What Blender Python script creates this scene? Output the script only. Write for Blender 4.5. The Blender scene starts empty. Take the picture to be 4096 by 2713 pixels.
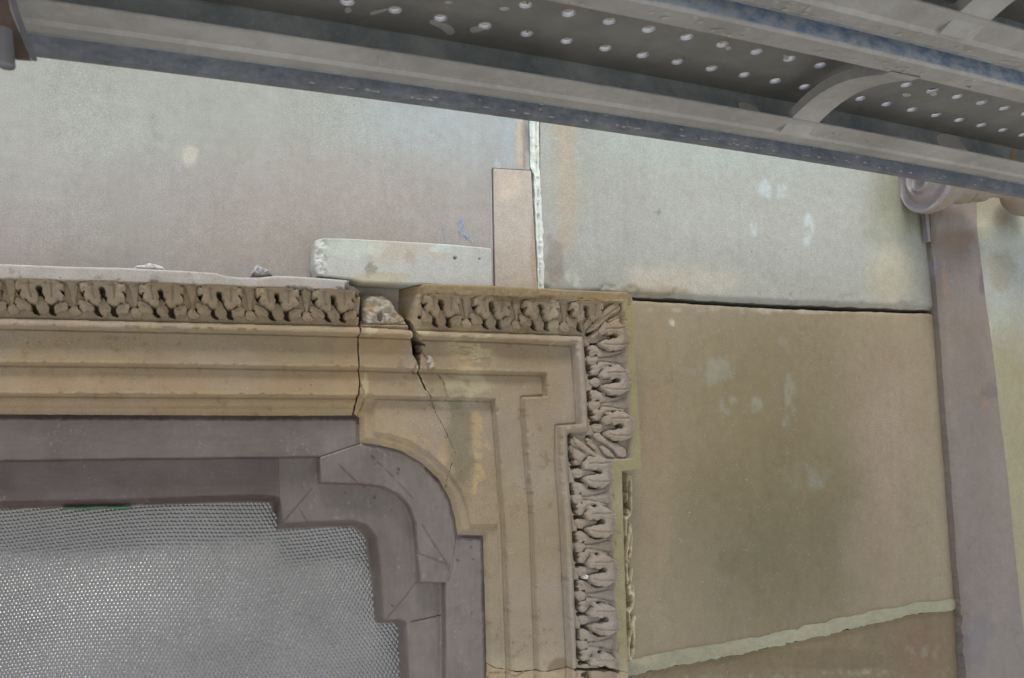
import bpy, math, random
import numpy as np
from mathutils import Matrix, Vector
rnd = random.Random(7)
sc = bpy.context.scene
COL = sc.collection

# ------------------------------------------------------------------ camera, sky, sun, exposure
# metres: the wall face is the plane y = 0, x runs along it to the right, z up; the camera
# stands 1.5 m in front of it and every traced outline is laid on its own plane of the wall.
def _R(a, ax):
    c, s = math.cos(a), math.sin(a)
    return np.array({'x': [[1,0,0],[0,c,-s],[0,s,c]], 'y': [[c,0,s],[0,1,0],[-s,0,c]], 'z': [[c,-s,0],[s,c,0],[0,0,1]]}[ax])
CM = _R(-.0345,'z') @ _R(-.144,'x') @ _R(-.405,'y')
FPX, DIST = .8*4096, 1.5
cam = bpy.data.cameras.new('camera'); cam_o = bpy.data.objects.new('camera', cam); COL.objects.link(cam_o)
def _w(v): return Vector((v[0], v[2], -v[1]))
_r, _d, _f = _w(CM[0]), _w(CM[1]), _w(CM[2])
cam_o.matrix_world = Matrix(((_r.x,-_d.x,-_f.x,0),(_r.y,-_d.y,-_f.y,-DIST),(_r.z,-_d.z,-_f.z,0),(0,0,0,1)))
cam.sensor_width = 36; cam.lens = 28.8; cam.clip_start = .02; cam.clip_end = 500
cam.dof.use_dof = True; cam.dof.focus_distance = 1.7; cam.dof.aperture_fstop = 7.1
sc.camera = cam_o

SUN_EL, SUN_AZ = math.radians(60), math.radians(-12)      # high, from the front
world = bpy.data.worlds.new('World'); sc.world = world; world.use_nodes = True
wn = world.node_tree; wn.nodes.clear()
sky = wn.nodes.new('ShaderNodeTexSky'); sky.sky_type = 'NISHITA'; sky.sun_disc = False
sky.sun_elevation = SUN_EL; sky.sun_rotation = math.pi - SUN_AZ
sky.air_density = 1.0; sky.dust_density = 3.0; sky.ozone_density = 1.0
bg = wn.nodes.new('ShaderNodeBackground'); bg.inputs[1].default_value = .15
wo = wn.nodes.new('ShaderNodeOutputWorld')
wn.links.new(sky.outputs[0], bg.inputs[0]); wn.links.new(bg.outputs[0], wo.inputs[0])
sun = bpy.data.lights.new('sun', 'SUN'); sun.energy = 2.0; sun.angle = math.radians(26); sun.color = (1, .97, .93)
sun_o = bpy.data.objects.new('sun', sun); COL.objects.link(sun_o)
sd = Vector((math.sin(SUN_AZ)*math.cos(SUN_EL), -math.cos(SUN_AZ)*math.cos(SUN_EL), math.sin(SUN_EL)))
sun_o.rotation_euler = sd.to_track_quat('Z', 'Y').to_euler(); sun_o.location = (1, -6, 6)
sc.view_settings.view_transform = 'Standard'; sc.view_settings.look = 'None'
sc.view_settings.gamma = 1; sc.view_settings.use_curve_mapping = False
sc.view_settings.exposure = .95
sc.cycles.max_bounces = 6; sc.cycles.diffuse_bounces = 4

# ------------------------------------------------------------------ numpy helpers
def ray(u, v):
    u = np.asarray(u, float); v = np.asarray(v, float)
    a = np.stack([u-2048, v-1356.5, np.full(u.shape, FPX)], -1) @ CM
    return a[..., 0], a[..., 2], -a[..., 1]
def on_wall(u, v, dref):
    x, y, z = ray(u, v); t = (DIST-dref)/y
    return x*t, z*t
_tab = np.random.RandomState(5).rand(4, 256, 256)
def vn(u, v, s, k=0):
    x = np.asarray(u)/s + 17.3*k; y = np.asarray(v)/s + 9.1*k
    x0 = np.floor(x).astype(int); y0 = np.floor(y).astype(int); fx = x-x0; fy = y-y0
    fx = fx*fx*(3-2*fx); fy = fy*fy*(3-2*fy); T = _tab[k % 4]; m = 255
    a = T[x0 & m, y0 & m]; b = T[(x0+1) & m, y0 & m]; c = T[x0 & m, (y0+1) & m]; d = T[(x0+1) & m, (y0+1) & m]
    return (a*(1-fx)+b*fx)*(1-fy)+(c*(1-fx)+d*fx)*fy
def fbm(u, v, s, k=0, o=4):
    r = 0; a = .5; t = 0
    for i in range(o):
        r = r+a*vn(u, v, s/2**i, k+i); t += a; a *= .5
    return r/t
def ss(a, b, x):
    t = np.clip((np.asarray(x, float)-a)/(b-a), 0, 1); return t*t*(3-2*t)
def pl_dist(P, u, v, ret_t=False):
    best = np.full(np.shape(u), 1e9)
    for (ax, ay), (bx, by) in zip(P[:-1], P[1:]):
        dx, dy = bx-ax, by-ay; L = dx*dx+dy*dy+1e-9
        t = np.clip(((u-ax)*dx+(v-ay)*dy)/L, 0, 1)
        best = np.minimum(best, (u-ax-t*dx)**2+(v-ay-t*dy)**2)
    return np.sqrt(best)
def inside(P, u, v):
    r = np.zeros(np.shape(u), bool)
    for (ax, ay), (bx, by) in zip(P, P[1:]+P[:1]):
        if ay == by: continue
        c = ((ay > v) != (by > v)) & (u < (bx-ax)*(v-ay)/(by-ay)+ax); r ^= c
    return r
def sdf(P, u, v):            # positive inside
    d = pl_dist(P+P[:1], u, v); return np.where(inside(P, u, v), d, -d)
def lin(c):
    c = np.asarray(c, float)/255; return np.where(c <= .04045, c/12.92, ((c+.055)/1.055)**2.4)
def smooth_poly(P, n=2):     # Chaikin corner cutting
    P = [tuple(p) for p in P]
    for _ in range(n):
        Q = []
        for a, b in zip(P, P[1:]+P[:1]):
            Q += [(.75*a[0]+.25*b[0], .75*a[1]+.25*b[1]), (.25*a[0]+.75*b[0], .25*a[1]+.75*b[1])]
        P = Q
    return P

# ------------------------------------------------------------------ tagging
def tag(o, label=None, cat=None, group=None, kind=None):
    if label: o['label'] = label
    if cat: o['category'] = cat
    if group: o['group'] = group
    if kind: o['kind'] = kind
    return o
def empty(name, label, cat, group=None, loc=(0, 0, 0)):
    o = bpy.data.objects.new(name, None); COL.objects.link(o); o.location = loc; o.empty_display_size = .05
    return tag(o, label, cat, group)
def link(name, me, mat, parent=None):
    o = bpy.data.objects.new(name, me); COL.objects.link(o)
    if mat: me.materials.append(mat)
    if parent:
        o.parent = parent; o.matrix_parent_inverse = Matrix.Translation(-sum_loc(parent))
    return o
def sum_loc(p):
    v = Vector((0, 0, 0))
    while p: v = v+p.location; p = p.parent
    return v
def mesh_np(name, V, F, cols=None, smooth=None):
    me = bpy.data.meshes.new(name)
    V = np.asarray(V, np.float32); F = np.asarray(F, np.int32)
    me.vertices.add(len(V)); me.vertices.foreach_set('co', V.ravel())
    n = F.shape[1]
    me.loops.add(F.size); me.loops.foreach_set('vertex_index', F.ravel())
    me.polygons.add(len(F)); me.polygons.foreach_set('loop_start', np.arange(len(F), dtype=np.int32)*n)
    me.polygons.foreach_set('loop_total', np.full(len(F), n, np.int32))
    if smooth is not None: me.polygons.foreach_set('use_smooth', np.asarray(smooth, bool))
    else: me.polygons.foreach_set('use_smooth', np.zeros(len(F), bool))
    me.update(calc_edges=True)
    if cols is not None:
        a = me.color_attributes.new('Col', 'FLOAT_COLOR', 'POINT')
        c = np.ones((len(V), 4), np.float32); c[:, :3] = cols; a.data.foreach_set('color', c.ravel())
    return me

def patch(name, box, step, S, depth, color, mat, dref, parent=None, back=-.04, flare=0):
    """A carved slab: outline S(u,v)>0, front surface at depth(u,v) metres proud of the wall, sides down to back."""
    x0, y0, x1, y1 = box
    us = np.arange(x0, x1+step*.5, step); vs = np.arange(y0, y1+step*.5, step)
    U, V = np.meshgrid(us, vs); U = U.astype(float); V = V.astype(float)
    m = S(U[:-1, :-1]+step/2, V[:-1, :-1]+step/2) > 0
    H, W = U.shape
    cnt = np.zeros((H, W), int)
    cnt[:-1, :-1] += m; cnt[1:, :-1] += m; cnt[:-1, 1:] += m; cnt[1:, 1:] += m
    used = cnt > 0; bd = used & (cnt < 4)
    ub, vb = U[bd], V[bd]; e = .5
    for _ in range(2):
        s = S(ub, vb); gx = (S(ub+e, vb)-S(ub-e, vb))/(2*e); gy = (S(ub, vb+e)-S(ub, vb-e))/(2*e)
        g = np.sqrt(gx*gx+gy*gy)+1e-6; st = np.clip(s/g, -step*.75, step*.75)
        ub = ub-st*gx/g; vb = vb-st*gy/g
    ub = np.clip(ub, x0, x1); vb = np.clip(vb, y0, y1)
    U[bd] = ub; V[bd] = vb
    idx = -np.ones((H, W), int); idx[used] = np.arange(used.sum())
    u, v = U[used], V[used]
    dr = dref(u, v) if callable(dref) else np.full(u.shape, dref)
    d = depth(u, v)+0*u
    X, Z = on_wall(u, v, dr)
    VV = np.stack([X, -d, Z], 1); CC = color(u, v)
    CC = np.stack([np.broadcast_to(c, u.shape) for c in CC], 1) if isinstance(CC, tuple) else CC
    j, i = np.nonzero(m)
    F = np.stack([idx[j, i], idx[j+1, i], idx[j+1, i+1], idx[j, i+1]], 1)
    # sides
    mp = np.pad(m, 1); E = []
    a = m & ~mp[:-2, 1:-1]; jj, ii = np.nonzero(a); E.append(np.stack([idx[jj, ii+1], idx[jj, ii]], 1)[:, ::-1]*1)
    E[-1] = np.stack([idx[jj, ii], idx[jj, ii+1]], 1)
    a = m & ~mp[2:, 1:-1]; jj, ii = np.nonzero(a); E.append(np.stack([idx[jj+1, ii+1], idx[jj+1, ii]], 1))
    a = m & ~mp[1:-1, :-2]; jj, ii = np.nonzero(a); E.append(np.stack([idx[jj+1, ii], idx[jj, ii]], 1))
    a = m & ~mp[1:-1, 2:]; jj, ii = np.nonzero(a); E.append(np.stack([idx[jj, ii+1], idx[jj+1, ii+1]], 1))
    E = np.concatenate(E)
    n = len(VV); bi = np.unique(E); mapf = {}; lut = -np.ones(n, int); lut[bi] = np.arange(len(bi))
    bk = back(u[bi], v[bi]) if callable(back) else np.full(len(bi), back)
    top = VV[bi].copy(); bot = VV[bi].copy(); bot[:, 1] = -np.minimum(bk, d[bi]-.0005)
    VV = np.concatenate([VV, top, bot]); CC = np.concatenate([CC, CC[bi], CC[bi]])
    A, B = lut[E[:, 0]], lut[E[:, 1]]; k = len(bi)
    F2 = np.stack([n+A, n+B, n+k+B, n+k+A], 1)
    me = mesh_np(name, VV, np.concatenate([F, F2]), CC, np.concatenate([np.ones(len(F)), np.zeros(len(F2))]))
    return link(name, me, mat, parent)

def boxes(name, BS, mat, parent=None, bev=0):
    """list of (x0,x1,y0,y1,z0,z1) as one mesh"""
    V = []; F = []
    for b in BS:
        n = len(V)
        for z in (b[4], b[5]):
            for y in (b[2], b[3]):
                for x in (b[0], b[1]): V.append((x, y, z))
        F += [[n+q for q in f] for f in ((0,2,3,1),(4,5,7,6),(0,1,5,4),(2,6,7,3),(0,4,6,2),(1,3,7,5))]
    o = link(name, mesh_np(name, V, F), mat, parent)
    if bev:
        m = o.modifiers.new('bevel', 'BEVEL'); m.width = bev; m.segments = 2
    return o

# ------------------------------------------------------------------ materials
def newmat(name):
    m = bpy.data.materials.new(name); m.use_nodes = True; nt = m.node_tree; nt.nodes.clear()
    return m, nt
class NT:
    def __init__(s, nt): s.nt = nt
    def n(s, t, **k):
        x = s.nt.nodes.new(t)
        for a, b in k.items(): setattr(x, a, b)
        return x
    def l(s, a, b): s.nt.links.new(a, b)
    def noise(s, co, scale, detail=4, rough=.6, lac=2):
        x = s.n('ShaderNodeTexNoise'); x.inputs['Scale'].default_value = scale; x.inputs['Detail'].default_value = detail
        x.inputs['Roughness'].default_value = rough; s.l(co, x.inputs['Vector']); return x.outputs['Fac']
    def ramp(s, f, p0, p1, c0=(0,0,0,1), c1=(1,1,1,1)):
        x = s.n('ShaderNodeValToRGB'); e = x.color_ramp.elements
        e[0].position = p0; e[1].position = p1; e[0].color = c0; e[1].color = c1; s.l(f, x.inputs[0]); return x.outputs[0]
    def mix(s, mode, fac, a, b):
        x = s.n('ShaderNodeMix', data_type='RGBA', blend_type=mode)
        for v, i in ((fac, 0), (a, 6), (b, 7)):
            if hasattr(v, 'is_output'): s.l(v, x.inputs[i])
            else: x.inputs[i].default_value = v
        return x.outputs[2]
    def math(s, op, a, b=0.):
        x = s.n('ShaderNodeMath', operation=op)
        for v, i in ((a, 0), (b, 1)):
            if hasattr(v, 'is_output'): s.l(v, x.inputs[i])
            else: x.inputs[i].default_value = v
        return x.outputs[0]
    def coords(s, scale=(1, 1, 1)):
        tc = s.n('ShaderNodeNewGeometry'); mp = s.n('ShaderNodeMapping'); mp.inputs['Scale'].default_value = scale
        s.l(tc.outputs['Position'], mp.inputs[0]); return mp.outputs[0]
    def finish(s, col, rough, bump=None, strength=.3, dist=.001, metallic=0., spec=.5, coat=0.):
        b = s.n('ShaderNodeBsdfPrincipled'); o = s.n('ShaderNodeOutputMaterial')
        for v, k in ((col, 'Base Color'), (rough, 'Roughness'), (metallic, 'Metallic'), (spec, 'Specular IOR Level'), (coat, 'Coat Weight')):
            if hasattr(v, 'is_output'): s.l(v, b.inputs[k])
            else: b.inputs[k].default_value = v
        if bump is not None:
            bp = s.n('ShaderNodeBump'); bp.inputs['Strength'].default_value = strength; bp.inputs['Distance'].default_value = dist
            s.l(bump, bp.inputs['Height']); s.l(bp.outputs[0], b.inputs['Normal'])
        s.l(b.outputs[0], o.inputs[0]); return b

def stone_mat(name, speck=.5, grain=.12, bump=.35, rough=.88):
    m, nt = newmat(name); q = NT(nt); co = q.coords()
    at = q.n('ShaderNodeAttribute', attribute_name='Col')
    g1 = q.noise(co, 520, 3, .7); g2 = q.noise(co, 45, 5, .65); g3 = q.noise(co, 8, 4, .6)
    v1 = q.ramp(g1, .25, .75, (1-grain*1.6,)*3+(1,), (1+grain,)*3+(1,))
    v2 = q.ramp(g2, .3, .7, (.93, .92, .91, 1), (1.06, 1.06, 1.07, 1))
    v3 = q.ramp(g3, .3, .7, (.95, .94, .93, 1), (1.05, 1.06, 1.07, 1))
    c = q.mix('MULTIPLY', 1., at.outputs['Color'], v1); c = q.mix('MULTIPLY', 1., c, v2); c = q.mix('MULTIPLY', 1., c, v3)
    # pale mica / lime flecks, gathered in patches
    fl = q.noise(co, 260, 2, .5); cl = q.noise(co, 14, 3, .6)
    f = q.math('MULTIPLY', q.ramp(fl, .66, .74), q.ramp(cl, .38, .62))
    c = q.mix('MIX', q.math('MULTIPLY', f, speck), c, (.62, .66, .67, 1))
    dk = q.noise(co, 75, 2, .5); c = q.mix('MIX', q.math('MULTIPLY', q.ramp(dk, .765, .79), .55), c, (.07, .06, .05, 1))
    h = q.math('ADD', q.math('MULTIPLY', g1, .6), q.math('MULTIPLY', g2, 1.2))
    q.finish(c, rough, h, bump, .0012, spec=.3)
    return m
M_wall = stone_mat('pale_sandstone', speck=.30, grain=.20)
M_stone = stone_mat('carved_sandstone', speck=.25, grain=.17, bump=.4)
M_mortar = stone_mat('lime_mortar', speck=.2, grain=.12, bump=.9)
M_rough = stone_mat('broken_sandstone', speck=.4, grain=.18, bump=1.)

def paint_mat():
    m, nt = newmat('mauve_brown_paint'); q = NT(nt)
    at = q.n('ShaderNodeAttribute', attribute_name='Col')
    co = q.coords(); n1 = q.noise(co, 30, 5, .65); n2 = q.noise(co, 300, 3, .6); n3 = q.noise(co, 9, 3)
    c = q.mix('MULTIPLY', 1., at.outputs['Color'], q.ramp(n1, .3, .7, (.86, .85, .85, 1), (1.12, 1.12, 1.13, 1)))
    c = q.mix('MIX', q.math('MULTIPLY', q.ramp(n2, .64, .72), .25), c, (.4, .38, .38, 1))
    h = q.math('ADD', q.math('MULTIPLY', n1, 1.5), q.math('MULTIPLY', n2, .3))
    q.finish(c, q.ramp(n3, .3, .7, (.26,)*3+(1,), (.5,)*3+(1,)), h, .6, .002, spec=.55)
    return m
M_paint = paint_mat()

def metal_mat(name, ca, cb, cc, scale=(1, 1, 1), rust=.3, rough=.55, metallic=.25, lo=.35, hi=.65, s1=14):
    m, nt = newmat(name); q = NT(nt); co = q.coords(scale); co1 = q.coords()
    n1 = q.noise(co, s1, 6, .7); n2 = q.noise(co, 90, 4, .7); n3 = q.noise(co1, 6, 3)
    c = q.mix('MIX', q.ramp(n1, lo, hi), ca+(1,), cb+(1,))
    c = q.mix('MIX', q.math('MULTIPLY', q.ramp(n2, .5, .68), .5), c, cc+(1,))
    c = q.mix('MULTIPLY', 1., c, q.ramp(n3, .3, .7, (.85,)*3+(1,), (1.12,)*3+(1,)))
    r1 = q.noise(co1, 38, 5, .75)
    c = q.mix('MIX', q.math('MULTIPLY', q.ramp(r1, .66, .74), rust), c, (.19, .075, .025, 1))
    q.finish(c, q.ramp(n2, .3, .7, (rough-.1,)*3+(1,), (rough+.15,)*3+(1,)), q.math('ADD', n1, n2), .25, .001, metallic=metallic)
    return m
M_deck = metal_mat('dull_galvanised_deck', (.20, .20, .182), (.25, .25, .232), (.25, .245, .225), rust=.12, rough=.6, metallic=.2)
M_zinc = metal_mat('rubbed_zinc', (.42, .43, .45), (.55, .56, .58), (.45, .44, .42), rust=.05, rough=.55, metallic=.2, s1=60)
M_side = metal_mat('galvanised_side_web', (.19, .225, .24), (.34, .37, .365), (.40, .40, .38), rust=.2, rough=.6)
M_lip = metal_mat('dusty_galvanised_lip', (.29, .29, .275), (.36, .365, .35), (.42, .42, .40), rust=.10, rough=.7, metallic=.1)
M_bluebar = metal_mat('blue_grey_steel', (.12, .145, .175), (.20, .22, .245), (.28, .27, .26), s1=22, scale=(1, 1, 1.6), rust=.5, rough=.45, metallic=.3, lo=.4, hi=.62)
M_bluedust = metal_mat('dusty_blue_steel', (.12, .20, .31), (.33, .39, .43), (.46, .47, .44), s1=40, scale=(1, 1, 1.6), rust=.03, rough=.6, metallic=.1, lo=.38, hi=.6)
M_rust = metal_mat('rusty_bracket_steel', (.11, .085, .07), (.17, .13, .105), (.16, .15, .15), rust=.9, rough=.6)
M_greysteel = metal_mat('grey_steel', (.16, .17, .19), (.22, .23, .25), (.2, .2, .2), rust=.15, rough=.5, metallic=.3)

m, nt = newmat('hammered_glass'); q = NT(nt); co = q.coords()
n1 = q.noise(co, 5, 3); n2 = q.noise(co, 200, 2)
c = q.mix('MULTIPLY', 1., q.ramp(n1, .3, .7, (.17, .168, .162, 1), (.25, .247, .24, 1)), q.ramp(n2, .3, .7, (.9,)*3+(1,), (1.08,)*3+(1,)))
bs = q.finish(c, .15, spec=.9, metallic=.45, coat=.35); bs.inputs['Coat Roughness'].default_value = .08
M_glass = m
def plain(name, rgb, rough=.6):
    m, nt = newmat(name); q = NT(nt); n = q.noise(q.coords(), 60, 4)
    q.finish(q.mix('MULTIPLY', 1., rgb+(1,), q.ramp(n, .3, .7, (.8,)*3+(1,), (1.15,)*3+(1,))), rough); return m
M_green = plain('green_reflection', (.04, .17, .05), .5)
M_chalk = plain('blue_chalk', (.20, .38, .68), .95)
M_pave = plain('sandy_paving', (.42, .40, .36), .9)

# ------------------------------------------------------------------ outlines of the carved window surround (traced on the wall)
L0, B0 = -700, 3200
def close_lb(P): return [(L0, P[0][1])] + P + [(P[-1][0], B0), (L0, B0)]
X_OUT = [(0,1060),(700,1088),(1400,1122),(1690,1137),(2000,1146),(2253,1160),(2400,1168),(2500,1170),(2522,1180),(2526,1200),(2536,1500),(2552,1760),(2556,1866),(2548,1877),(2478,1884),(2484,2100),(2494,2450),(2504,2713)]
X_FIL = [(0,1118),(500,1131),(980,1149),(1331,1162),(1696,1176),(2000,1191),(2253,1203),(2484,1211),(2490,1300),(2502,1500),(2513,1650),(2521,1838),(2430,1843),(2438,1960),(2450,2300),(2462,2690)]
X_BEAD = [(0,1261),(500,1273),(1020,1287),(1410,1296),(1683,1310),(2000,1321),(2354,1333),(2362,1440),(2369,1620),(2374,1735),(2291,1743),(2295,1900),(2305,2180),(2320,2680)]
X_BAND = [(0,1304),(500,1315),(1020,1326),(1435,1338),(1750,1347),(2040,1357),(2310,1371),(2317,1440),(2328,1600),(2333,1700),(2248,1706),(2246,1900),(2253,2060),(2283,2670)]
X_F2 = [(0,1454),(700,1462),(1400,1474),(1800,1481),(2203,1488),(2208,1584),(2117,1588),(2126,1900),(2152,2675)]
X_F3 = [(0,1578),(700,1582),(1430,1586),(2002,1592),(2007,1750),(2020,2180),(2038,2660)]
X_ROLL = [(0,1612),(1420,1616),(1430,1598),(1500,1599),(1500,1732),(1560,1738),(1640,1764),(1720,1814),(1795,1885),(1845,1960),(1875,2040),(1885,2101),(1995,2101),(2002,2300),(2014,2640)]
X_FRAME = [(0,1657),(1000,1662),(1412,1662),(1440,1668),(1443,1770),(1522,1781),(1614,1805),(1694,1854),(1762,1919),(1805,1996),(1826,2076),(1836,2142),(1938,2144),(1946,2400),(1953,2660)]
P_OUT, P_FIL, P_BEAD, P_BAND, P_F2, P_F3, P_ROLL, P_FRAME = map(close_lb, (X_OUT, X_FIL, X_BEAD, X_BAND, X_F2, X_F3, X_ROLL, X_FRAME))

def base_depth(u, v):
    """plain moulding profile, without leaves, metres proud of the wall"""
    w = 1.6*(vn(u, v, 60, 1)-.5)
    sf, sb, sn = sdf(P_FIL, u, v), sdf(P_BEAD, u, v), sdf(P_BAND, u, v)
    d = np.full(np.shape(u), .064)
    t = np.clip(sf/(sf-sb+1e-6), 0, 1)                                      # cavetto under the leaves
    cav = .050-.013*t**.8
    d = np.where(sf > 0, d+(cav-.064)*ss(0, 8, sf), d)
    t2 = np.clip(sb/(sb-sn+1e-6), 0, 1)
    band = .034+.019*np.sin(np.clip(t2*1.25, 0, 1)*math.pi/2)
    band = np.where(sb < 9, .036-.003*ss(1.2, 2.6, np.abs(sb-2)) , band)
    d = np.where(sb > 0, band, d)
    d = np.where(sn > 0, band+(.035-band)*ss(0, 5, sn)-.004*np.exp(-((sn-7)/3.)**2), d)
    s = sdf(P_F2, u, v)+w; d = d-.010*ss(-3, 4, s)-.0035*np.exp(-((s-7)/3.)**2)+.0008*np.exp(-((s+6)/5.)**2)
    s = sdf(P_F3, u, v)+w; d = d-.011*ss(-3, 4, s)-.0035*np.exp(-((s-7)/3.)**2)+.0008*np.exp(-((s+6)/5.)**2)
    s = sdf(P_ROLL, u, v)+w; fr = sdf(P_FRAME, u, v)
    d = d-.006*ss(-4, 8, s)
    d = d-.010*ss(-26, 4, fr)
    return d
def dref_s(u, v): return .010+.045*np.clip(-sdf(P_FRAME, u, v)/430, 0, 1)

# ---- leaf motif, traced once: a = along the moulding, b = across it (0 outer edge, 1 at the bead)
def _V(pts): return [((y-1000)/1020., (1130-x)/730.) for x, y in pts]
def _H(pts): return [((x-640)/1060., (y-230)/610.) for x, y in pts]
MOT_V = dict(
 curl=_V([(1125,760),(1060,690),(990,665),(920,640),(880,655),(850,690),(810,690),(780,668),(735,672),(712,705),(708,750),(680,775),(650,805),(630,850),(618,900),(640,945),(690,962),(755,958),(778,925),(795,968),(850,982),(900,945),(945,942),(980,970),(985,1010),(950,1048),(900,1035),(850,1070),(790,1068),(720,1078),(660,1110),(632,1150),(640,1200),(690,1250),(760,1290),(830,1335),(880,1318),(930,1325),(950,1345),(1040,1310),(1120,1240),(1140,1150),(1140,900)]),
 stem=_V([(445,1010),(480,960),(545,930),(640,948),(760,968),(900,985),(900,1035),(780,1055),(690,1085),(620,1120),(560,1145),(500,1130),(460,1080)]),
 side_u=_V([(438,235),(480,200),(540,190),(600,210),(660,262),(740,315),(830,350),(940,340),(1040,310),(1100,330),(1085,350),(960,400),(820,440),(700,462),(600,462),(600,425),(570,405),(540,432),(470,440),(455,400),(475,375),(440,350),(462,318),(440,275)]),
 tip=_V([(402,500),(430,450),(500,425),(580,440),(640,470),(650,540),(600,575),(600,610),(560,635),(500,640),(450,622),(410,570)]),
 side_l=_V([(565,625),(600,600),(640,560),(720,545),(850,560),(980,590),(1080,630),(1090,680),(1000,660),(900,640),(820,660),(730,690),(690,730),(650,770),(620,830),(560,862),(500,858),(460,830),(455,795),(485,760),(500,725),(465,705),(468,670),(510,640)]),
 dart=_V([(1120,355),(1000,395),(850,440),(700,478),(600,500),(700,540),(850,560),(1000,590),(1120,625),(1135,500)]),
)
MOT_H = dict(
 curl=_H([(285,235),(268,330),(275,385),(300,400),(345,400),(340,440),(330,470),(350,520),(385,540),(425,535),(450,580),(500,608),(560,620),(600,590),(615,540),(607,480),(618,450),(596,390),(596,340),(630,314),(668,325),(688,365),(680,450),(720,488),(712,530),(730,580),(780,615),(840,612),(895,590),(930,550),(970,565),(1010,540),(1022,490),(1010,440),(980,400),(1030,400),(1045,330),(1040,235)]),
 stem=_H([(552,640),(590,560),(612,475),(680,485),(730,590),(775,640),(770,720),(720,785),(640,790),(590,750),(560,690)]),
 side_u=_H([(200,520),(250,505),(330,535),(400,560),(450,600),(480,640),(482,700),(450,740),(400,735),(360,712),(310,738),(260,722),(235,680),(205,625)]),
 side_l=_H([(868,625),(930,590),(1000,570),(1070,560),(1110,600),(1112,650),(1085,720),(1050,752),(1000,748),(975,735),(930,765),(885,772),(862,710)]),
 dart=_H([(1085,235),(1120,320),(1150,430),(1175,600),(1200,640),(1238,600),(1250,500),(1285,380),(1325,250)]),
 tip=_H([(1105,740),(1120,670),(1180,620),(1250,625),(1290,690),(1335,745),(1300,790),(1220,820),(1140,800)]),
)
MOT_H['curl'] = [(a*1.07, b) for a, b in MOT_H['curl']]; MOT_H['tip'] = [(a*1.0, b) for a, b in MOT_H['tip']]
GRV_H = [_H([(478,235),(478,380),(505,500)]), _H([(855,235),(858,380),(848,500)]), _H([(1055,260),(1100,400),(1140,560)]), _H([(1350,260),(1290,400),(1255,600)])]
GRV_V = [_V([(1120,800),(1000,825),(880,815),(760,830)]), _V([(1120,1190),(960,1200),(800,1195),(720,1170)]), _V([(1080,345),(850,430),(640,468)]), _V([(1080,625),(850,570),(640,540)])]
HEIGHTS = dict(curl=.0155, stem=.0025, side_u=.0055, side_l=.0055, tip=.0040, dart=.0045)
SLOPE = dict(curl=-.2, stem=0, side_u=.0, side_l=.0, tip=0, dart=-.3)

def interp_line(P, key, axis):       # position of a traced line at a coordinate
    xs = [p[axis] for p in P]; ys = [p[1-axis] for p in P]
    return np.interp(key, xs, ys)
DRILL_V = [((y-1000)/1020., (1130-x)/730., r*.175) for x, y, r in ((815,285,30),(585,415,24),(597,612,22),(845,662,32),(895,1330,26),(945,1000,52))]
DRILL_H = [((x-640)/1060., (y-230)/610., r*.21) for x, y, r in ((1005,395,17),(325,402,20),(1110,655,16),(218,632,16),(640,360,38))]
def leaf(parent, motif, grooves, to_px, clip, scale, step=1.9, extra=None, jit=0, names=None, colf=None):
    polys = []; sd_ = rnd.uniform(0, 900)
    for k, pts in motif.items():
        if names and k not in names: continue
        P = smooth_poly([to_px(a+rnd.uniform(-jit, jit), b+rnd.uniform(-jit, jit)) for a, b in pts], 1)
        polys.append((k, P))
    hv_ = {k: rnd.uniform(.75, 1.12) for k in motif}
    G = [[to_px(a, b) for a, b in g] for g in grooves]
    DR = [to_px(a, b)+(r_*rnd.uniform(.85, 1.2),) for a, b, r_ in (DRILL_H if motif is MOT_H else DRILL_V if motif is MOT_V else [])]
    allp = [p for k, P in polys for p in P]
    box = (math.floor(min(p[0] for p in allp))-3, math.floor(min(p[1] for p in allp))-3, max(p[0] for p in allp)+3, max(p[1] for p in allp)+3)
    def S(u, v):
        s = np.full(np.shape(u), -1e9)
        for k, P in polys: s = np.maximum(s, sdf(P, u, v))
        s = s+4.5*(vn(u+sd_, v, 8.5, 1)-.5)+2.*(vn(u, v+sd_, 19, 2)-.5)
        for cx, cy, r_ in DR: s = np.minimum(s, np.hypot(u-cx, v-cy)-r_)
        return np.minimum(s, clip(u, v))
    def depth(u, v):
        b = base_depth(u, v); best = np.zeros(np.shape(u))
        for k, P in polys:
            s = sdf(P, u, v)+4.5*(vn(u+sd_, v, 8.5, 1)-.5); h = HEIGHTS[k]*hv_[k]
            r = np.clip(s/((6 if k in ('curl', 'rib') else 7)*scale), 0, 1); prof = np.sqrt(np.clip(1-(1-r)**2, 0, 1))
            val = np.where(s > -.8, h*(.45+.55*prof)+ .0015*ss(6*scale, 22*scale, s), 0)
            best = np.maximum(best, val)
        for g in G: best = best-.0026*np.exp(-(pl_dist(g, u, v)/(4*scale))**2)
        best = best+.0020*(fbm(u, v, 26, 2)-.5)+.0012*(fbm(u, v, 7, 1)-.5)
        return b+np.maximum(best, -.004)
    return patch('acanthus_leaf', box, step, S, depth, colf, M_stone, dref_s, parent, back=lambda u, v: base_depth(u, v)-.012)

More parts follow.
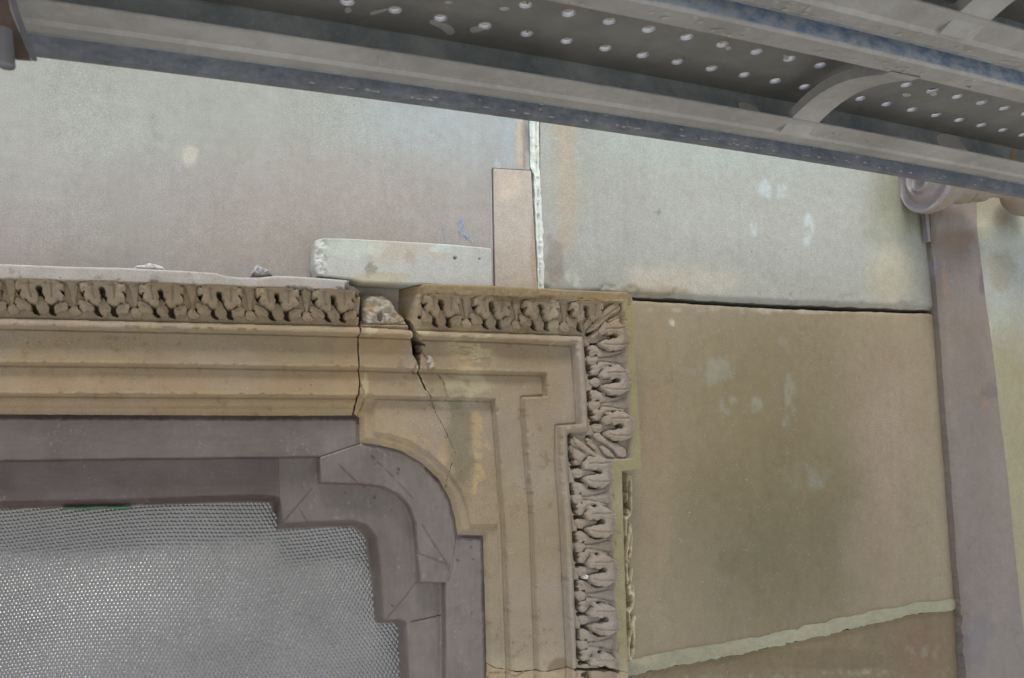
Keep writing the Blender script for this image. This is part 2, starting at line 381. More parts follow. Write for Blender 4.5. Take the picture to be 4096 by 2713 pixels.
PITS = []          # (ellipse centre, radii, depth) and polygons, in traced coordinates
def add_pits(to_px, kind):
    for a, b, r_ in (DRILL_H if kind == 'H' else DRILL_V):
        cx, cy = to_px(a, b); PITS.append([(cx+1.6*r_*math.cos(t), cy+1.6*r_*math.sin(t)) for t in (0, .8, 1.6, 2.4, 3.14, 3.9, 4.7, 5.5)])
    if kind == 'H':
        src = [_H([(590,330),(640,305),(700,340),(690,470),(745,600),(800,640),(700,640),(600,500)]), _H([(470,600),(560,610),(600,700),(600,790),(520,760),(475,700)]), _H([(770,600),(880,600),(880,790),(800,770),(760,700)]),
               _H([(255,380),(350,395),(345,480),(290,450)]), _H([(975,380),(1040,395),(1025,470),(985,440)])]
    else:
        src = [_V([(860,960),(930,925),(1000,980),(990,1040),(930,1070),(860,1040)]), _V([(500,880),(640,880),(660,960),(560,935),(440,960),(430,900)]), _V([(520,1140),(660,1100),(680,1240),(560,1215),(500,1190)]),
               _V([(395,215),(460,220),(500,450),(420,470),(400,420)]), _V([(400,570),(470,640),(510,760),(470,860),(420,820),(400,700)]), _V([(770,270),(860,270),(870,310),(780,320)]), _V([(800,650),(880,640),(870,690),(810,690)]), _V([(560,380),(620,390),(620,440),(560,430)])]
    for P in src: PITS.append([to_px(a, b) for a, b in P])
def pit_depth(u, v):
    r = np.zeros(np.shape(u))
    for P in PITS:
        cx = sum(p[0] for p in P)/len(P); cy = sum(p[1] for p in P)/len(P); R = max(abs(p[0]-cx)+abs(p[1]-cy) for p in P)+12
        m = (abs(u-cx) < R) & (abs(v-cy) < R)
        if m.any(): r[m] = np.maximum(r[m], ss(-4, 4, sdf(P, u[m], v[m])))
    return r*.030

# ------------------------------------------------------------------ colours of the stone (its own stains, and a painted lilac highlight)
def mixc(a, b, f):
    f = np.asarray(f)[..., None]; return a*(1-f)+b*f
TAN, PINK, GREY, OCHRE, OLIVE, PALE, LIME, UMBER = [lin(c) for c in ((150,134,112),(152,138,122),(150,147,143),(168,141,102),(143,132,88),(186,178,150),(186,194,190),(110,88,64))]
def blob(u, v, cx, cy, rx, ry, k=0, w=.5, s=60):
    r = np.sqrt(((u-cx)/rx)**2+((v-cy)/ry)**2)+w*(fbm(u, v, s, k)-.5)*2
    k_ = min(1., max(0., (min(rx, ry)-25)/90)); return 1-ss(.7-.55*k_, 1.05+.3*k_, r)
def col_surround(u, v):
    n = fbm(u, v, 240, 0); c = mixc(np.broadcast_to(TAN, np.shape(u)+(3,)), PINK, ss(.35, .7, n))
    # warm ochre wash along the lintel, strongest near its bottom edge and its broken end
    c = mixc(c, OCHRE, .42*ss(1250, 1650, v)*(1-ss(1400, 1900, u))*(.5+.5*fbm(u, v, 90, 2)))
    c = mixc(c, OCHRE, .4*blob(u, v, 1415, 1500, 90, 300, 1))
    c = mixc(c, OCHRE, .5*blob(u, v, 1560, 1380, 110, 110, 2))
    top = (sdf(P_FIL, u, v) < 0)
    lf = top & (v < 1400) & (u < 1460)
    c = mixc(c, np.broadcast_to(lin((176,172,172)), c.shape), np.where(lf, .85-.25*fbm(u, v, 40, 3), 0))
    rt = top & (v < 1230) & (u > 1600)
    c = mixc(c, np.broadcast_to(lin((134,117,86)), c.shape), np.where(rt, .8, 0))
    side = top & (u > 2410) & (v > 1200)
    c = mixc(c, np.broadcast_to(lin((148,138,104)), c.shape), np.where(side, .9, 0)*(1-.5*ss(2560, 2680, v)))
    # pale and yellow smears on the corner stone
    GOLD = lin((182,158,118))
    st = fbm(u/3.2, v, 14, 1); bx = blob(u, v, 1905, 1400, 110, 95, 1, .35)
    c = mixc(c, lin((190,176,144)), .85*bx*ss(.42, .58, st)); c = mixc(c, GOLD, .4*blob(u, v, 1850, 1450, 60, 90, 3)*ss(.3, .7, fbm(u/2, v, 20, 2)))
    c = mixc(c, PALE, .5*blob(u, v, 1880, 1530, 110, 40, 3, .5))
    c = mixc(c, GOLD, .7*blob(u, v, 1925, 1790, 34, 170, 2, 1.2, 60)*ss(.3, .6, fbm(u, v, 22, 1))); c = mixc(c, GOLD, .45*blob(u, v, 1790, 1800, 30, 70, 0, .8, 40))
    c = mixc(c, PALE, .45*blob(u, v, 1850, 1600, 90, 40, 2, .9, 30))
    c = mixc(c, lin((112,104,84)), .6*blob(u, v, 1850, 1760, 60, 230, 1, .5))
    c = mixc(c, GOLD, .4*blob(u, v, 1620, 1770, 120, 40, 1, .8, 40)*ss(.35, .6, fbm(u, v, 24, 0)))
    c = mixc(c, UMBER, .55*blob(u, v, 2105, 1190, 190, 26, 3, .6, 30)*(v > 1185))
    c = mixc(c, PALE, .55*blob(u, v, 2215, 1280, 26, 90, 3, .7, 20)); c = mixc(c, PALE, .45*blob(u, v, 1700, 1320, 60, 24, 2, .6, 20))
    c = mixc(c, PALE, .6*blob(u, v, 1462+0*u, 1545, 14, 60, 2, .6, 20)); c = mixc(c, PALE, .6*blob(u, v, 1485, 1325, 28, 20, 0, .5, 20))
    c = mixc(c, PALE, .7*(1-ss(2, 11, pl_dist([(1650,1300),(1662,1400),(1680,1450),(1684,1500),(1716,1560)], u, v)+12*(fbm(u, v, 18, 1)-.5))))
    c = mixc(c, lin((176,164,132)), .55*ss(2580, 2680, v)*(.5+.5*fbm(u, v, 60, 1)))
    c = mixc(c, UMBER, .6*blob(u, v, 2240, 2662, 52, 32, 0, .3, 20))
    c = mixc(c, lin((168,160,166)), .22*ss(2200, 2330, u)*ss(1300, 1400, v)*(sdf(P_FIL, u, v) > 0))  # lilac highlights of the upright carving painted into its colour
    c = mixc(c, LIME, .8*(1-ss(0, 5, np.abs(v-interp_line(X_OUT, u, 0))+4*fbm(u, v, 25, 3)))*(u < 1500))
    c = mixc(c, UMBER, .35*ss(.6, .78, fbm(u, v, 26, 1))*ss(.45, .6, fbm(u, v, 140, 2)))
    c = c*np.array([.965, 1., .96])
    c = mixc(c, lin((150,170,140)), .5*(1-ss(0, 9, np.abs(sdf(P_FRAME, u, v))+9*fbm(u, v, 16, 3)))*(u < 1420))
    return c

# ------------------------------------------------------------------ structure: pavement, wall
pv = boxes('pavement', [(-40, 40, -60, .4, -3.2, -3.0)], M_pave); tag(pv, kind='structure')

wall = empty('stone_wall', 'tall ashlar wall of pale sandstone blocks behind the scaffold', 'wall')
boxes('wall_core', [(-2.2, 4.2, .12, .6, -3.0, 4.5)], M_rough, wall)
def wall_col(base, tints):
    def f(u, v):
        c = np.broadcast_to(lin(base), np.shape(u)+(3,)).copy()
        n = fbm(u, v, 420, 1); c = c*(0.94+.12*n)[..., None]
        zz = on_wall(u, v, 0)[1]; c = mixc(c, lin((104,90,74)), ss(.80, .84, zz+.02*n))  # upper wall painted darker to dull its sunlit look through the deck holes
        for (cx, cy, rx, ry, col, a, w, s) in tints:
            b_ = a*blob(u, v, cx, cy, rx, ry, int(cx) % 3, w, s)
            if w >= .8: b_ = b_*ss(.32, .72, fbm(u*1.6, v*.7, 34, int(cy) % 3))*1.2
            c = mixc(c, lin(col), np.clip(b_, 0, 1))
        # tide lines, soot freckles and thin run marks
        t_ = fbm(u, v*.6, 210, 3); c = mixc(c, c*.86, .6*(1-ss(.0, .012, np.abs(t_-.52)))*ss(.45, .6, fbm(u, v, 160, 0)))
        r_ = fbm(u*4, v*.28, 90, 2); c = mixc(c, c*1.1, .22*ss(.58, .75, r_)); c = mixc(c, c*.88, .22*ss(.42, .25, r_))
        return c*np.array([.965, 1., .965])
    return f
def line_s(P, below):       # signed distance-ish to an open polyline given as y(x); positive below (or above)
    def f(u, v):
        y = interp_line(P, u, 0); return (v-y) if below else (y-v)
    return f
def slab(name, box, step, cons, depth, color, mat=None, dref=None, back=-.10, parent=None):
    if dref is None: dref = lambda u, v: -.022*(1-ss(0, 110, xr(WRA)(u, v)))
    def S(u, v):
        s = np.full(np.shape(u), 1e9)
        for c in cons: s = np.minimum(s, c(u, v))
        return s
    return patch(name, box, step, S, depth, color, mat or M_wall, dref, parent or wall, back)
def xl(pts): return lambda u, v: u-np.interp(v, [p[1] for p in pts], [p[0] for p in pts])     # right of
def xr(pts): return lambda u, v: np.interp(v, [p[1] for p in pts], [p[0] for p in pts])-u     # left of
WRA = [(3700,-1500),(3714,700),(3728,985),(3757,1253),(3787,1655),(3805,1900),(3828,2211),(3849,2470),(3862,2713),(3885,3100)]
J1 = [(2108,200),(2112,400),(2118,660),(2124,700),(2130,1000),(2150,1190)]
J2 = [(2146,200),(2150,470),(2152,700),(2165,900),(2168,1000),(2172,1190)]
WBOT = [(2400,1175),(2526,1186),(2700,1192),(2900,1205),(3140,1216),(3400,1226),(3600,1234),(3760,1243)]
und = lambda k, a: (lambda u, v: a*(fbm(u, v, 500, k)-.5)*2)
# upper left block, with a shallow rebate cut for the let-in piece
INS = [(1968,672),(2125,682),(2150,1160),(1976,1160)]
colA = wall_col((153,149,144), [(700,350,1500,330,(153,156,149),.7,.5,300),(1900,450,500,300,(158,165,168),.7,.4,300),(1300,900,900,300,(158,147,139),.6,.3,300),
    (760,625,38,44,(186,178,164),.6,.4,40),(2030,420,26,420,(150,160,165),.5,.3,60),(2080,470,14,240,(184,170,138),.5,.6,50),(2098,480,11,230,(130,108,86),.6,.4,60),
    (1990,860,25,260,(170,186,196),.5,.5,60),(2112,560,7,90,(70,95,110),.6,.6,30),(60,1000,300,160,(160,148,146),.4,.3,120)])
slab('stone_block', (-900,-1500,2160,1300), 9, [xr(J1), lambda u, v: -sdf(INS, u, v)-1.5], lambda u, v: .0015*(fbm(u, v, 500, 1)-.5)*2-.001*(vn(u, v, 12, 2) > .985), colA)
# let-in repair piece
slab('stone_block', (1960,660,2180,1200), 5, [lambda u, v: sdf(INS, u, v)-3.5, xr([(p[0]+4, p[1]) for p in J2])], lambda u, v: .003+0*u,
     wall_col((176,165,154), [(2140,1000,26,260,(160,138,112),.5,.4,80),(2040,750,60,60,(192,176,160),.5,.4,80)]))
# mortar filled upright joint, swelling over the stone edges
def jm(u, v): return .004*fbm(u, v, 22, 1)+.0025*(1-np.abs((u-(np.interp(v, [200,1190], [2128,2165])))/24)**2)-.006*(1-ss(1, 3, np.abs(u-np.interp(v, [200,700,1190], [2138,2146,2160])-3*(fbm(u, v, 40, 2)-.5))))*(fbm(u, v, 30, 3) > .42)
JJ1 = [(2112,200),(2116,470),(2120,668),(2133,700),(2140,900),(2147,1060),(2150,1190)]
slab('mortar_joint', (2090,-1500,2215,1185), 3.5, [lambda u, v: xl(JJ1)(u, v)+5*(fbm(u, v, 30, 1)-.5), lambda u, v: xr(J2)(u, v)+8*(fbm(u, v, 26, 2)-.5)+3], jm,
     wall_col((204,208,200), [(2118,560,8,120,(120,140,150),.3,.6,30)]), M_mortar)
# upper right block
WL = [(a+5, b) for a, b in WRA]
def dB(u, v):
    e = interp_line(WBOT, u, 0)-v
    return .001+.0015*(fbm(u, v, 500, 2)-.5)-.009*(1-np.clip(e/22, 0, 1))**2-.004*(fbm(u, v, 34, 3) > .66)*(1-ss(15, 60, e))-.022*(1-ss(0, 90, xr(WL)(u, v)))
colB = wall_col((158,158,151), [(2900,520,900,240,(158,164,160),.7,.4,300),(2260,650,60,420,(168,152,132),.6,.5,120),(3010,930,34,60,(182,194,194),.6,.9,40),(3230,900,26,70,(182,194,196),.55,.9,50),
    (3090,760,60,40,(180,192,196),.5,.95,50),(3640,820,170,330,(128,128,106),.75,.6,160),(2215,1060,40,120,(140,130,122),.8,.5,50),(2285,1120,50,70,(192,196,190),.7,.8,40),  # olive patch by the scroll: stain with the scroll's shading painted in
    (2640,1165,160,26,(140,128,104),.7,.7,60),(3560,1120,120,160,(176,166,140),.5,.4,120),(2600,1080,34,24,(150,150,148),.6,.6,30),(2630,850,14,12,(120,122,120),.6,.6,10),(3318,770,13,16,(140,146,146),.7,.4,10),(2700,1120,300,60,(184,176,160),.5,.6,80)])
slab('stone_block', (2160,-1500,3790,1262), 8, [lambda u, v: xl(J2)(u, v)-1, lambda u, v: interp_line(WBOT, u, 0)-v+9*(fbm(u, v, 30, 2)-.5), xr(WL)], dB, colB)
# lower right block
CT = [(2400,1186),(2560,1198),(2900,1219),(3140,1232),(3400,1240),(3600,1246),(3760,1254)]
WR2 = WL
MT = [(2500,2655),(2570,2632),(2700,2606),(2900,2573),(3065,2546),(3250,2505),(3465,2455),(3640,2420),(3840,2398)]
MB = [(2500,2704),(2560,2694),(2700,2664),(2900,2626),(3100,2588),(3250,2552),(3440,2508),(3640,2460),(3850,2430)]
def dC(u, v):
    e = v-interp_line(CT, u, 0); r = xr(WR2)(u, v)
    return -.002+.002*(fbm(u, v, 600, 3)-.5)-.006*(1-np.clip(e/14, 0, 1))**2-.022*(1-ss(2, 95, r))**1.3
colC = wall_col((148,136,115), [(3130,2050,560,850,(106,98,74),.75,.2,600),(2950,1650,420,420,(134,120,92),.4,.4,400),(2850,1480,120,60,(160,164,158),0.28,.9,90),(2960,1620,110,30,(158,162,156),0.31,.9,90),
    (3160,1570,30,110,(160,166,160),0.31,.9,90),(3130,1380,40,60,(158,160,154),0.25,.9,90),(3230,1900,110,60,(146,150,144),0.25,.9,90),(3560,1900,170,700,(154,136,122),.7,.4,250),(3250,1240,600,14,(176,176,166),.4,.8,40),(2620,1900,80,700,(150,132,110),.6,.4,200),
    (2690,1290,10,16,(196,192,184),.7,.5,10),(2990,2250,150,60,(112,106,84),.4,.6,80)])
slab('stone_block', (2440,1180,3890,2720), 8, [lambda u, v: v-interp_line(CT, u, 0)+9*(fbm(u, v, 26, 1)-.5)-5, xr(WR2), lambda u, v: interp_line(MT, u, 0)-v+6*(fbm(u, v, 40, 1)-.5)+3], dC, colC)
# slanting mortar repair and the block under it
def dM(u, v): return -.001+.004*fbm(u, v, 20, 1)-.022*(1-ss(2, 95, xr(WR2)(u, v)))**1.3
slab('mortar_joint', (2470,2380,3890,2720), 4.5, [lambda u, v: v-interp_line(MT, u, 0)+5+22*(fbm(u, v, 44, 2)-.5), lambda u, v: interp_line(MB, u, 0)-v+18*(fbm(u, v, 26, 3)-.5), xr(WR2)], dM,
     wall_col((150,147,126), [(2560,2620,90,50,(176,168,134),.5,.5,60)]), M_mortar)
colD = wall_col((124,110,88), [(3150,2640,500,40,(104,92,68),.35,.6,200),(3700,2600,130,160,(122,98,84),.7,.4,150),(3450,2690,170,14,(150,146,132),.6,.9,30),(3720,2600,70,30,(146,140,128),.5,.9,40),(2950,2720,400,20,(140,134,112),.5,.8,30)])
slab('stone_block', (2440,2390,3900,3100), 8, [lambda u, v: v-interp_line(MB, u, 0)-2+5*(fbm(u, v, 24, 1)-.5), xr(WR2)], lambda u, v: -.004+.0015*fbm(u, v, 200, 1)-.022*(1-ss(2, 95, xr(WR2)(u, v)))**1.3, colD)
# block right of the pilaster
PR = [(3890,-1500),(3896,600),(3902,904),(3925,1100),(3939,1226),(3962,1373),(3999,1700),(4024,1900),(4042,2081),(4073,2392),(4094,2563),(4125,2800),(4160,3100)]
slab('stone_block', (3860,-1500,5200,3100), 9, [lambda u, v: xl(PR)(u, v)+14], lambda u, v: .004+.0015*fbm(u, v, 400, 2),
     wall_col((158,152,132), [(4050,1150,180,300,(168,174,170),.8,.4,200),(4000,1080,60,110,(146,134,108),.5,.5,60),(3950,1330,16,60,(190,186,166),.6,.6,30),(4060,1900,90,700,(150,142,112),.6,.4,200),(3965,1590,30,30,(140,132,96),.5,.8,20)]), dref=.002)
# chalk marks scrawled on the upper left block
def chalk(segs):
    V = []; F = []
    for (a, b, w) in segs:
        n = int(max(3, math.hypot(b[0]-a[0], b[1]-a[1])/5))
        for i in range(n):
            if rnd.random() < .25: continue
            t0, t1 = i/n, (i+.9)/n; nx, ny = (b[1]-a[1]), -(b[0]-a[0]); L = math.hypot(nx, ny); nx /= L; ny /= L
            o = rnd.uniform(-1.5, 1.5); ww = w*rnd.uniform(.4, 1.1)
            k = len(V)
            for t, s in ((t0, -1), (t1, -1), (t1, 1), (t0, 1)):
                x, z = on_wall(a[0]+(b[0]-a[0])*t+nx*(s*ww/2+o), a[1]+(b[1]-a[1])*t+ny*(s*ww/2+o), .002); V.append((float(x), -.0022, float(z)))
            F.append((k, k+1, k+2, k+3))
    return V, F
V, F = chalk([((1771,893),(1776,925),5),((1776,925),(1785,972),5),((1822,895),(1835,880),5),((1835,880),(1850,872),5),((1850,872),(1853,890),4),((1853,890),(1838,915),5),((1838,915),(1838,925),8),((1838,920),(1866,942),8),((1866,942),(1892,966),8),((1840,925),(1847,965),4),((1820,900),(1826,915),3)])
ch = link('chalk_mark', mesh_np('chalk_mark', V, F), M_chalk, wall)
V, F = chalk([((1958,1050),(1962,1080),4),((1962,1085),(1966,1112),6)])
V = [(a, -.0515, c) for a, b, c in V]

# ------------------------------------------------------------------ window surround
sur = empty('window_surround', 'carved brown sandstone window surround, acanthus border cracked at the corner', 'window surround')
LEFT_END = [(1447,1100),(1446,1143),(1443,1226),(1439,1288),(1434,1334),(1430,1400),(1432,1473),(1436,1532),(1427,1585),(1412,1652),(1412,1700)]
FRAG_L = [(1462,1100),(1458,1180),(1459,1270),(1447,1300),(1438,1340),(1434,1400),(1436,1473),(1440,1535),(1432,1588),(1417,1654),(1438,1668),(1440,1700),(1443,1800)]
FRAG_TOP = [(1440,1190),(1455,1176),(1486,1163),(1521,1166),(1549,1167),(1572,1186),(1597,1222),(1622,1242),(1700,1300)]
CRK_L = [(1640,1200),(1638,1262),(1645,1293),(1655,1328),(1660,1379),(1662,1414),(1682,1449),(1686,1491),(1713,1556),(1735,1591),(1755,1656),(1785,1710),(1805,1760),(1826,1810),(1815,1845),(1803,1869),(1790,1920),(1785,2000)]
CRK_R = [(1590,1165),(1592,1176),(1622,1238),(1656,1275),(1674,1330),(1682,1348),(1714,1374),(1701,1399),(1690,1420),(1688,1449),(1690,1491),(1716,1556),(1737,1591),(1756.5,1656),(1786.5,1710),(1806.5,1760),(1827.5,1810),(1816.5,1845),(1804.5,1869),(1791.5,1920),(1786.5,2000)]
JNT = [(1900,2640),(1952,2656),(1985,2675),(2040,2680),(2070,2686),(2150,2682),(2190,2685),(2284,2672),(2350,2680),(2460,2678),(2520,2690)]
# carved leaves: where they sit
H_UNITS_L = [(-96,254),(154,252),(406,243),(640.5,234),(875,231),(1105,226),(1329,222)]
H_UNITS_R = [(1762,198),(1964,196),(2158,192),(2340,176)]
A_UNITS = [(1345,176),(1521,180),(1705,184)]
B_UNITS = [(1886,198),(2087,196),(2281,196),(2477,197),(2674,197)]
def tpH(cx, w):
    def f(a, b):
        x = cx+a*w; y0 = float(interp_line(X_FIL, x, 0)) if x < 2484 else 1211.; y1 = float(interp_line(X_BEAD[:7], x, 0))
        return (x+(b*8), y0+b*(y1-y0))
    return f
FA = [(2490,1300),(2502,1500),(2513,1650),(2521,1838)]; BA = [(2355,1333),(2362,1440),(2369,1620),(2374,1735)]
FB = [(2430,1843),(2438,1960),(2450,2300),(2462,2690)]; BB = [(2291,1743),(2295,1900),(2305,2180),(2320,2680)]
def tpV(cy, w, FL, BL):
    def f(a, b):
        y = cy+a*w; x0 = float(interp_line(FL, y, 1)); x1 = float(interp_line(BL, y, 1))
        return (x0+b*(x1-x0), y+(1-b)*3)
    return f
for cx, w in H_UNITS_L+H_UNITS_R: add_pits(tpH(cx, w), 'H')
for cy, w in A_UNITS: add_pits(tpV(cy, w, FA, BA), 'V')
for cy, w in B_UNITS: add_pits(tpV(cy, w, FB, BB), 'V')
HAIR = [([(1687,1491),(1660,1488),(1688,1418)], 2), ([(1700,1408),(1728,1440),(1742,1480)], 2), ([(1766,1491),(1787,1520),(1792,1545),(1800,1600)], 1.6), ([(1436,1660),(1460,1600),(1445,1540)], 1.5)]
def surround_depth(u, v):
    d = base_depth(u, v)-pit_depth(u, v)*(sdf(P_FIL, u, v) > 0)
    d = d+.0012*(fbm(u, v, 90, 1)-.5)
    e_ = np.minimum(np.minimum(np.abs(sdf(P_F2, u, v)+3), np.abs(sdf(P_BAND, u, v)+3)), np.minimum(np.abs(sdf(P_FIL, u, v)+3), np.abs(sdf(P_F3, u, v)+3)))
    d = d-.004*(1-ss(0, 9, e_))*ss(.6, .75, fbm(u, v, 30, 3))-.0025*(vn(u, v, 6, 3) > .985)
    for P, w in HAIR: d = d-.004*(1-ss(w*.4, w+1.2, pl_dist(P, u, v)+2*(vn(u, v, 9, 1)-.5)))
    return d
# lintel stone; its top fillet is chipped
TOPL = [(-700,1040),(0,1056),(300,1068),(520,1072),(560,1074),(860,1092),(900,1104),(960,1110),(1040,1110),(1100,1104),(1180,1106),(1300,1114),(1395,1122),(1432,1136),(1445,1150)]
def dL(u, v):
    d = surround_depth(u, v); e = v-np.interp(u, [p[0] for p in TOPL], [p[1] for p in TOPL])
    d = d-.010*(1-np.clip(e/12, 0, 1))**2
    ch = blob(u, v, 1420, 1150, 55, 36, 1, .35, 30); d = d-.030*ch+.01*ch*fbm(u, v, 18, 2)
    d = d-.012*blob(u, v, 1190, 1160, 55, 12, 2, .5, 20)
    return d
lint = slab('lintel_stone', (-700,1030,1452,1670), 3.5, [lambda u, v: v-np.interp(u, [p[0] for p in TOPL], [p[1] for p in TOPL])+3*(fbm(u, v, 14, 1)-.5), xr(LEFT_END), lambda u, v: -sdf(P_FRAME, u, v)+3*(fbm(u, v, 16, 1)-.5)],
            dL, col_surround, M_stone, dref_s, -.03, sur)
# rounded mitre corner piece
def crk(u, v): return 0
def dCor(u, v):
    d = surround_depth(u, v)
    sl = (v < 1330) & (u < 1692)
    t = ss(1588, 1692, u); rough = .012*(fbm(u, v, 40, 2)-.5)
    d = np.where(sl, np.minimum(d, -.03+(.083)*t**.9+rough), d)
    top = v-interp_line(X_OUT, u, 0)
    d = d-.006*(1-np.clip(top/8, 0, 1))**2*(v < 1230)
    d = d+.003*(fbm(u, v, 16, 1)-.5)*((v < 1215) & (sdf(P_FIL, u, v) < 14))
    return d
corn = slab('corner_stone', (1580,1125,2570,2700), 3.5, [lambda u, v: sdf(P_OUT, u, v)+3*(fbm(u, v, 14, 1)-.5), lambda u, v: xl(CRK_R)(u, v)+4*(vn(u, v, 8, 1)-.5), lambda u, v: -sdf(P_FRAME, u, v), lambda u, v: interp_line(JNT, u, 0)-v-1.5+3*(vn(u, v, 12, 2)-.5)],
            dCor, col_surround, M_stone, dref_s, -.03, sur)
def dFr(u, v):
    d = surround_depth(u, v); rg = v < 1288+4*(vn(u, v, 15, 2)-.5)
    r = .026+.016*fbm(u, v, 60, 3)+.010*fbm(u, v, 14, 1)-.012*blob(u, v, 1528, 1262, 12, 22, 0, .3, 12)
    e = sdf([(1458,1180),(1486,1163),(1521,1166),(1549,1167),(1572,1186),(1597,1222),(1638,1262),(1648,1300),(1648,1400),(1460,1400)], u, v)
    d = np.where(rg, r-.018*(1-np.clip(e/22, 0, 1))**2, d)
    d = d-.012*(1-np.clip(xr(CRK_L)(u, v)/9, 0, 1))**2*(v < 1560)
    d = d-.010*(1-ss(0, 5, np.abs(v-1291-2*(vn(u, v, 20, 1)-.5))))*(u < 1640)
    return d
def colFr(u, v):
    c = col_surround(u, v); rg = (v < 1289)
    c = np.where(rg[..., None], mixc(np.broadcast_to(lin((164,158,142)), c.shape), lin((154,136,110)), ss(.5, .72, fbm(u, v, 40, 2))), c)
    w = blob(u, v, 1485, 1268, 10, 26, 1, .5, 10)+blob(u, v, 1556, 1262, 8, 20, 1, .5, 10)
    return mixc(c, lin((205,204,196)), .7*np.clip(w, 0, 1))
frag = slab('corner_stone', (1404,1155,1835,2010), 3.5, [lambda u, v: xl(FRAG_L)(u, v)-2+3*(vn(u, v, 10, 1)-.5), lambda u, v: v-interp_line(FRAG_TOP, u, 0), lambda u, v: xr(CRK_L)(u, v)+4*(vn(u, v, 8, 1)-.5), lambda u, v: -sdf(P_FRAME, u, v)],
            dFr, colFr, M_stone, dref_s, -.03, sur)
tag(frag, 'broken left piece of the corner stone, its carving lost')
jamb = slab('jamb_stone', (1940,2640,2530,3100), 4, [lambda u, v: sdf([(a+(2 if a < 2400 else 0), b) for a, b in P_OUT], u, v), lambda u, v: -sdf(P_FRAME, u, v), lambda u, v: v-interp_line(JNT, u, 0)-2+3*(vn(u, v, 12, 2)-.5)-9*((u > 2290) & (u < 2470)), lambda u, v: 2515-u],
            lambda u, v: surround_depth(u, v)-.004*(1-ss(1, 3, pl_dist([(1960,2720),(1965,2695),(2030,2694),(2060,2705),(2090,2692),(2100,2686)], u, v))), lambda u, v: mixc(col_surround(u, v), lin((176,150,122)), .4+0*u), M_stone, dref_s, -.03, sur)

cf = col_surround
for cx, w in H_UNITS_L:
    leaf(lint, MOT_H, GRV_H, tpH(cx, w), lambda u, v: np.minimum(xr(LEFT_END)(u, v)-10, interp_line(X_BEAD[:7], u, 0)-v-1), .95, jit=.006, colf=cf)
for i, (cx, w) in enumerate(H_UNITS_R):
    clp = lambda u, v, cx=cx: np.minimum(np.minimum(u-1694, interp_line(X_BEAD[:7], u, 0)-v-1), (2380-u)+(1300-v)*.75)
    leaf(corn, MOT_H, GRV_H, tpH(cx, w), clp, .85, jit=.012, colf=cf)
for cy, w in A_UNITS:
    leaf(corn, MOT_V, GRV_V, tpV(cy, w, FA, BA), lambda u, v: np.minimum(np.minimum((v-1236)-(2470-u)*.8, xr([(2519,1100),(2519,1900)])(u, v)), (1745-v)+(u-2374)*.78), .85, jit=.008, colf=cf)
for cy, w in B_UNITS:
    leaf(corn, MOT_V, GRV_V, tpV(cy, w, FB, BB), lambda u, v: np.minimum((v-1762)-(u-2300)*.62, interp_line(JNT, u, 0)-v-8), .85, jit=.008, colf=cf)
# mitre leaves on the two diagonals
_id = lambda a, b: (a, b)
def mitre(parts, grooves):
    HE = dict(HEIGHTS)
    mot = {k: P for k, P in parts.items()}
    return leaf(corn, mot, grooves, _id, lambda u, v: 1e3+0*u, .85, colf=cf)
HEIGHTS.update(lobe_a=.009, lobe_b=.009, lobe_c=.008, lobe_d=.011, lobe_e=.008, lobe_f=.010, rib=.0125)
mitre(dict(rib=[(2352,1328),(2372,1300),(2400,1262),(2432,1216),(2478,1213),(2480,1250),(2448,1264),(2412,1296),(2382,1322)],
           lobe_a=[(2450,1268),(2478,1264),(2480,1305),(2455,1308),(2430,1318),(2412,1345),(2425,1290)], lobe_b=[(2350,1325),(2340,1300),(2350,1275),(2385,1255),(2400,1262),(2372,1300)],
           lobe_c=[(2368,1345),(2385,1320),(2412,1300),(2408,1330),(2395,1345),(2380,1360)]),
      [[(2360,1325),(2410,1275),(2470,1230)], [(2380,1335),(2420,1300),(2470,1275)]])
mitre(dict(rib=[(2300,1745),(2330,1762),(2370,1800),(2420,1836),(2425,1850),(2400,1838),(2360,1818),(2330,1795),(2305,1780)],
           lobe_a=[(2378,1738),(2400,1728),(2420,1745),(2450,1765),(2490,1782),(2505,1800),(2507,1828),(2475,1834),(2455,1800),(2425,1775),(2395,1765)],
           lobe_b=[(2352,1755),(2368,1752),(2385,1775),(2395,1805),(2380,1800),(2358,1780)],
           lobe_c=[(2400,1782),(2425,1785),(2450,1810),(2462,1835),(2440,1830),(2415,1815)],
           lobe_d=[(2302,1790),(2325,1800),(2350,1815),(2345,1840),(2320,1848),(2305,1830),(2300,1812)],
           lobe_e=[(2292,1752),(2304,1750),(2325,1775),(2318,1790),(2302,1785),(2294,1770)],
           lobe_f=[(2340,1845),(2352,1838),(2385,1848),(2412,1868),(2422,1895),(2400,1885),(2370,1868),(2345,1870),(2335,1858)]),
      [[(2305,1750),(2360,1795),(2420,1842)], [(2400,1765),(2440,1795),(2470,1830)]])
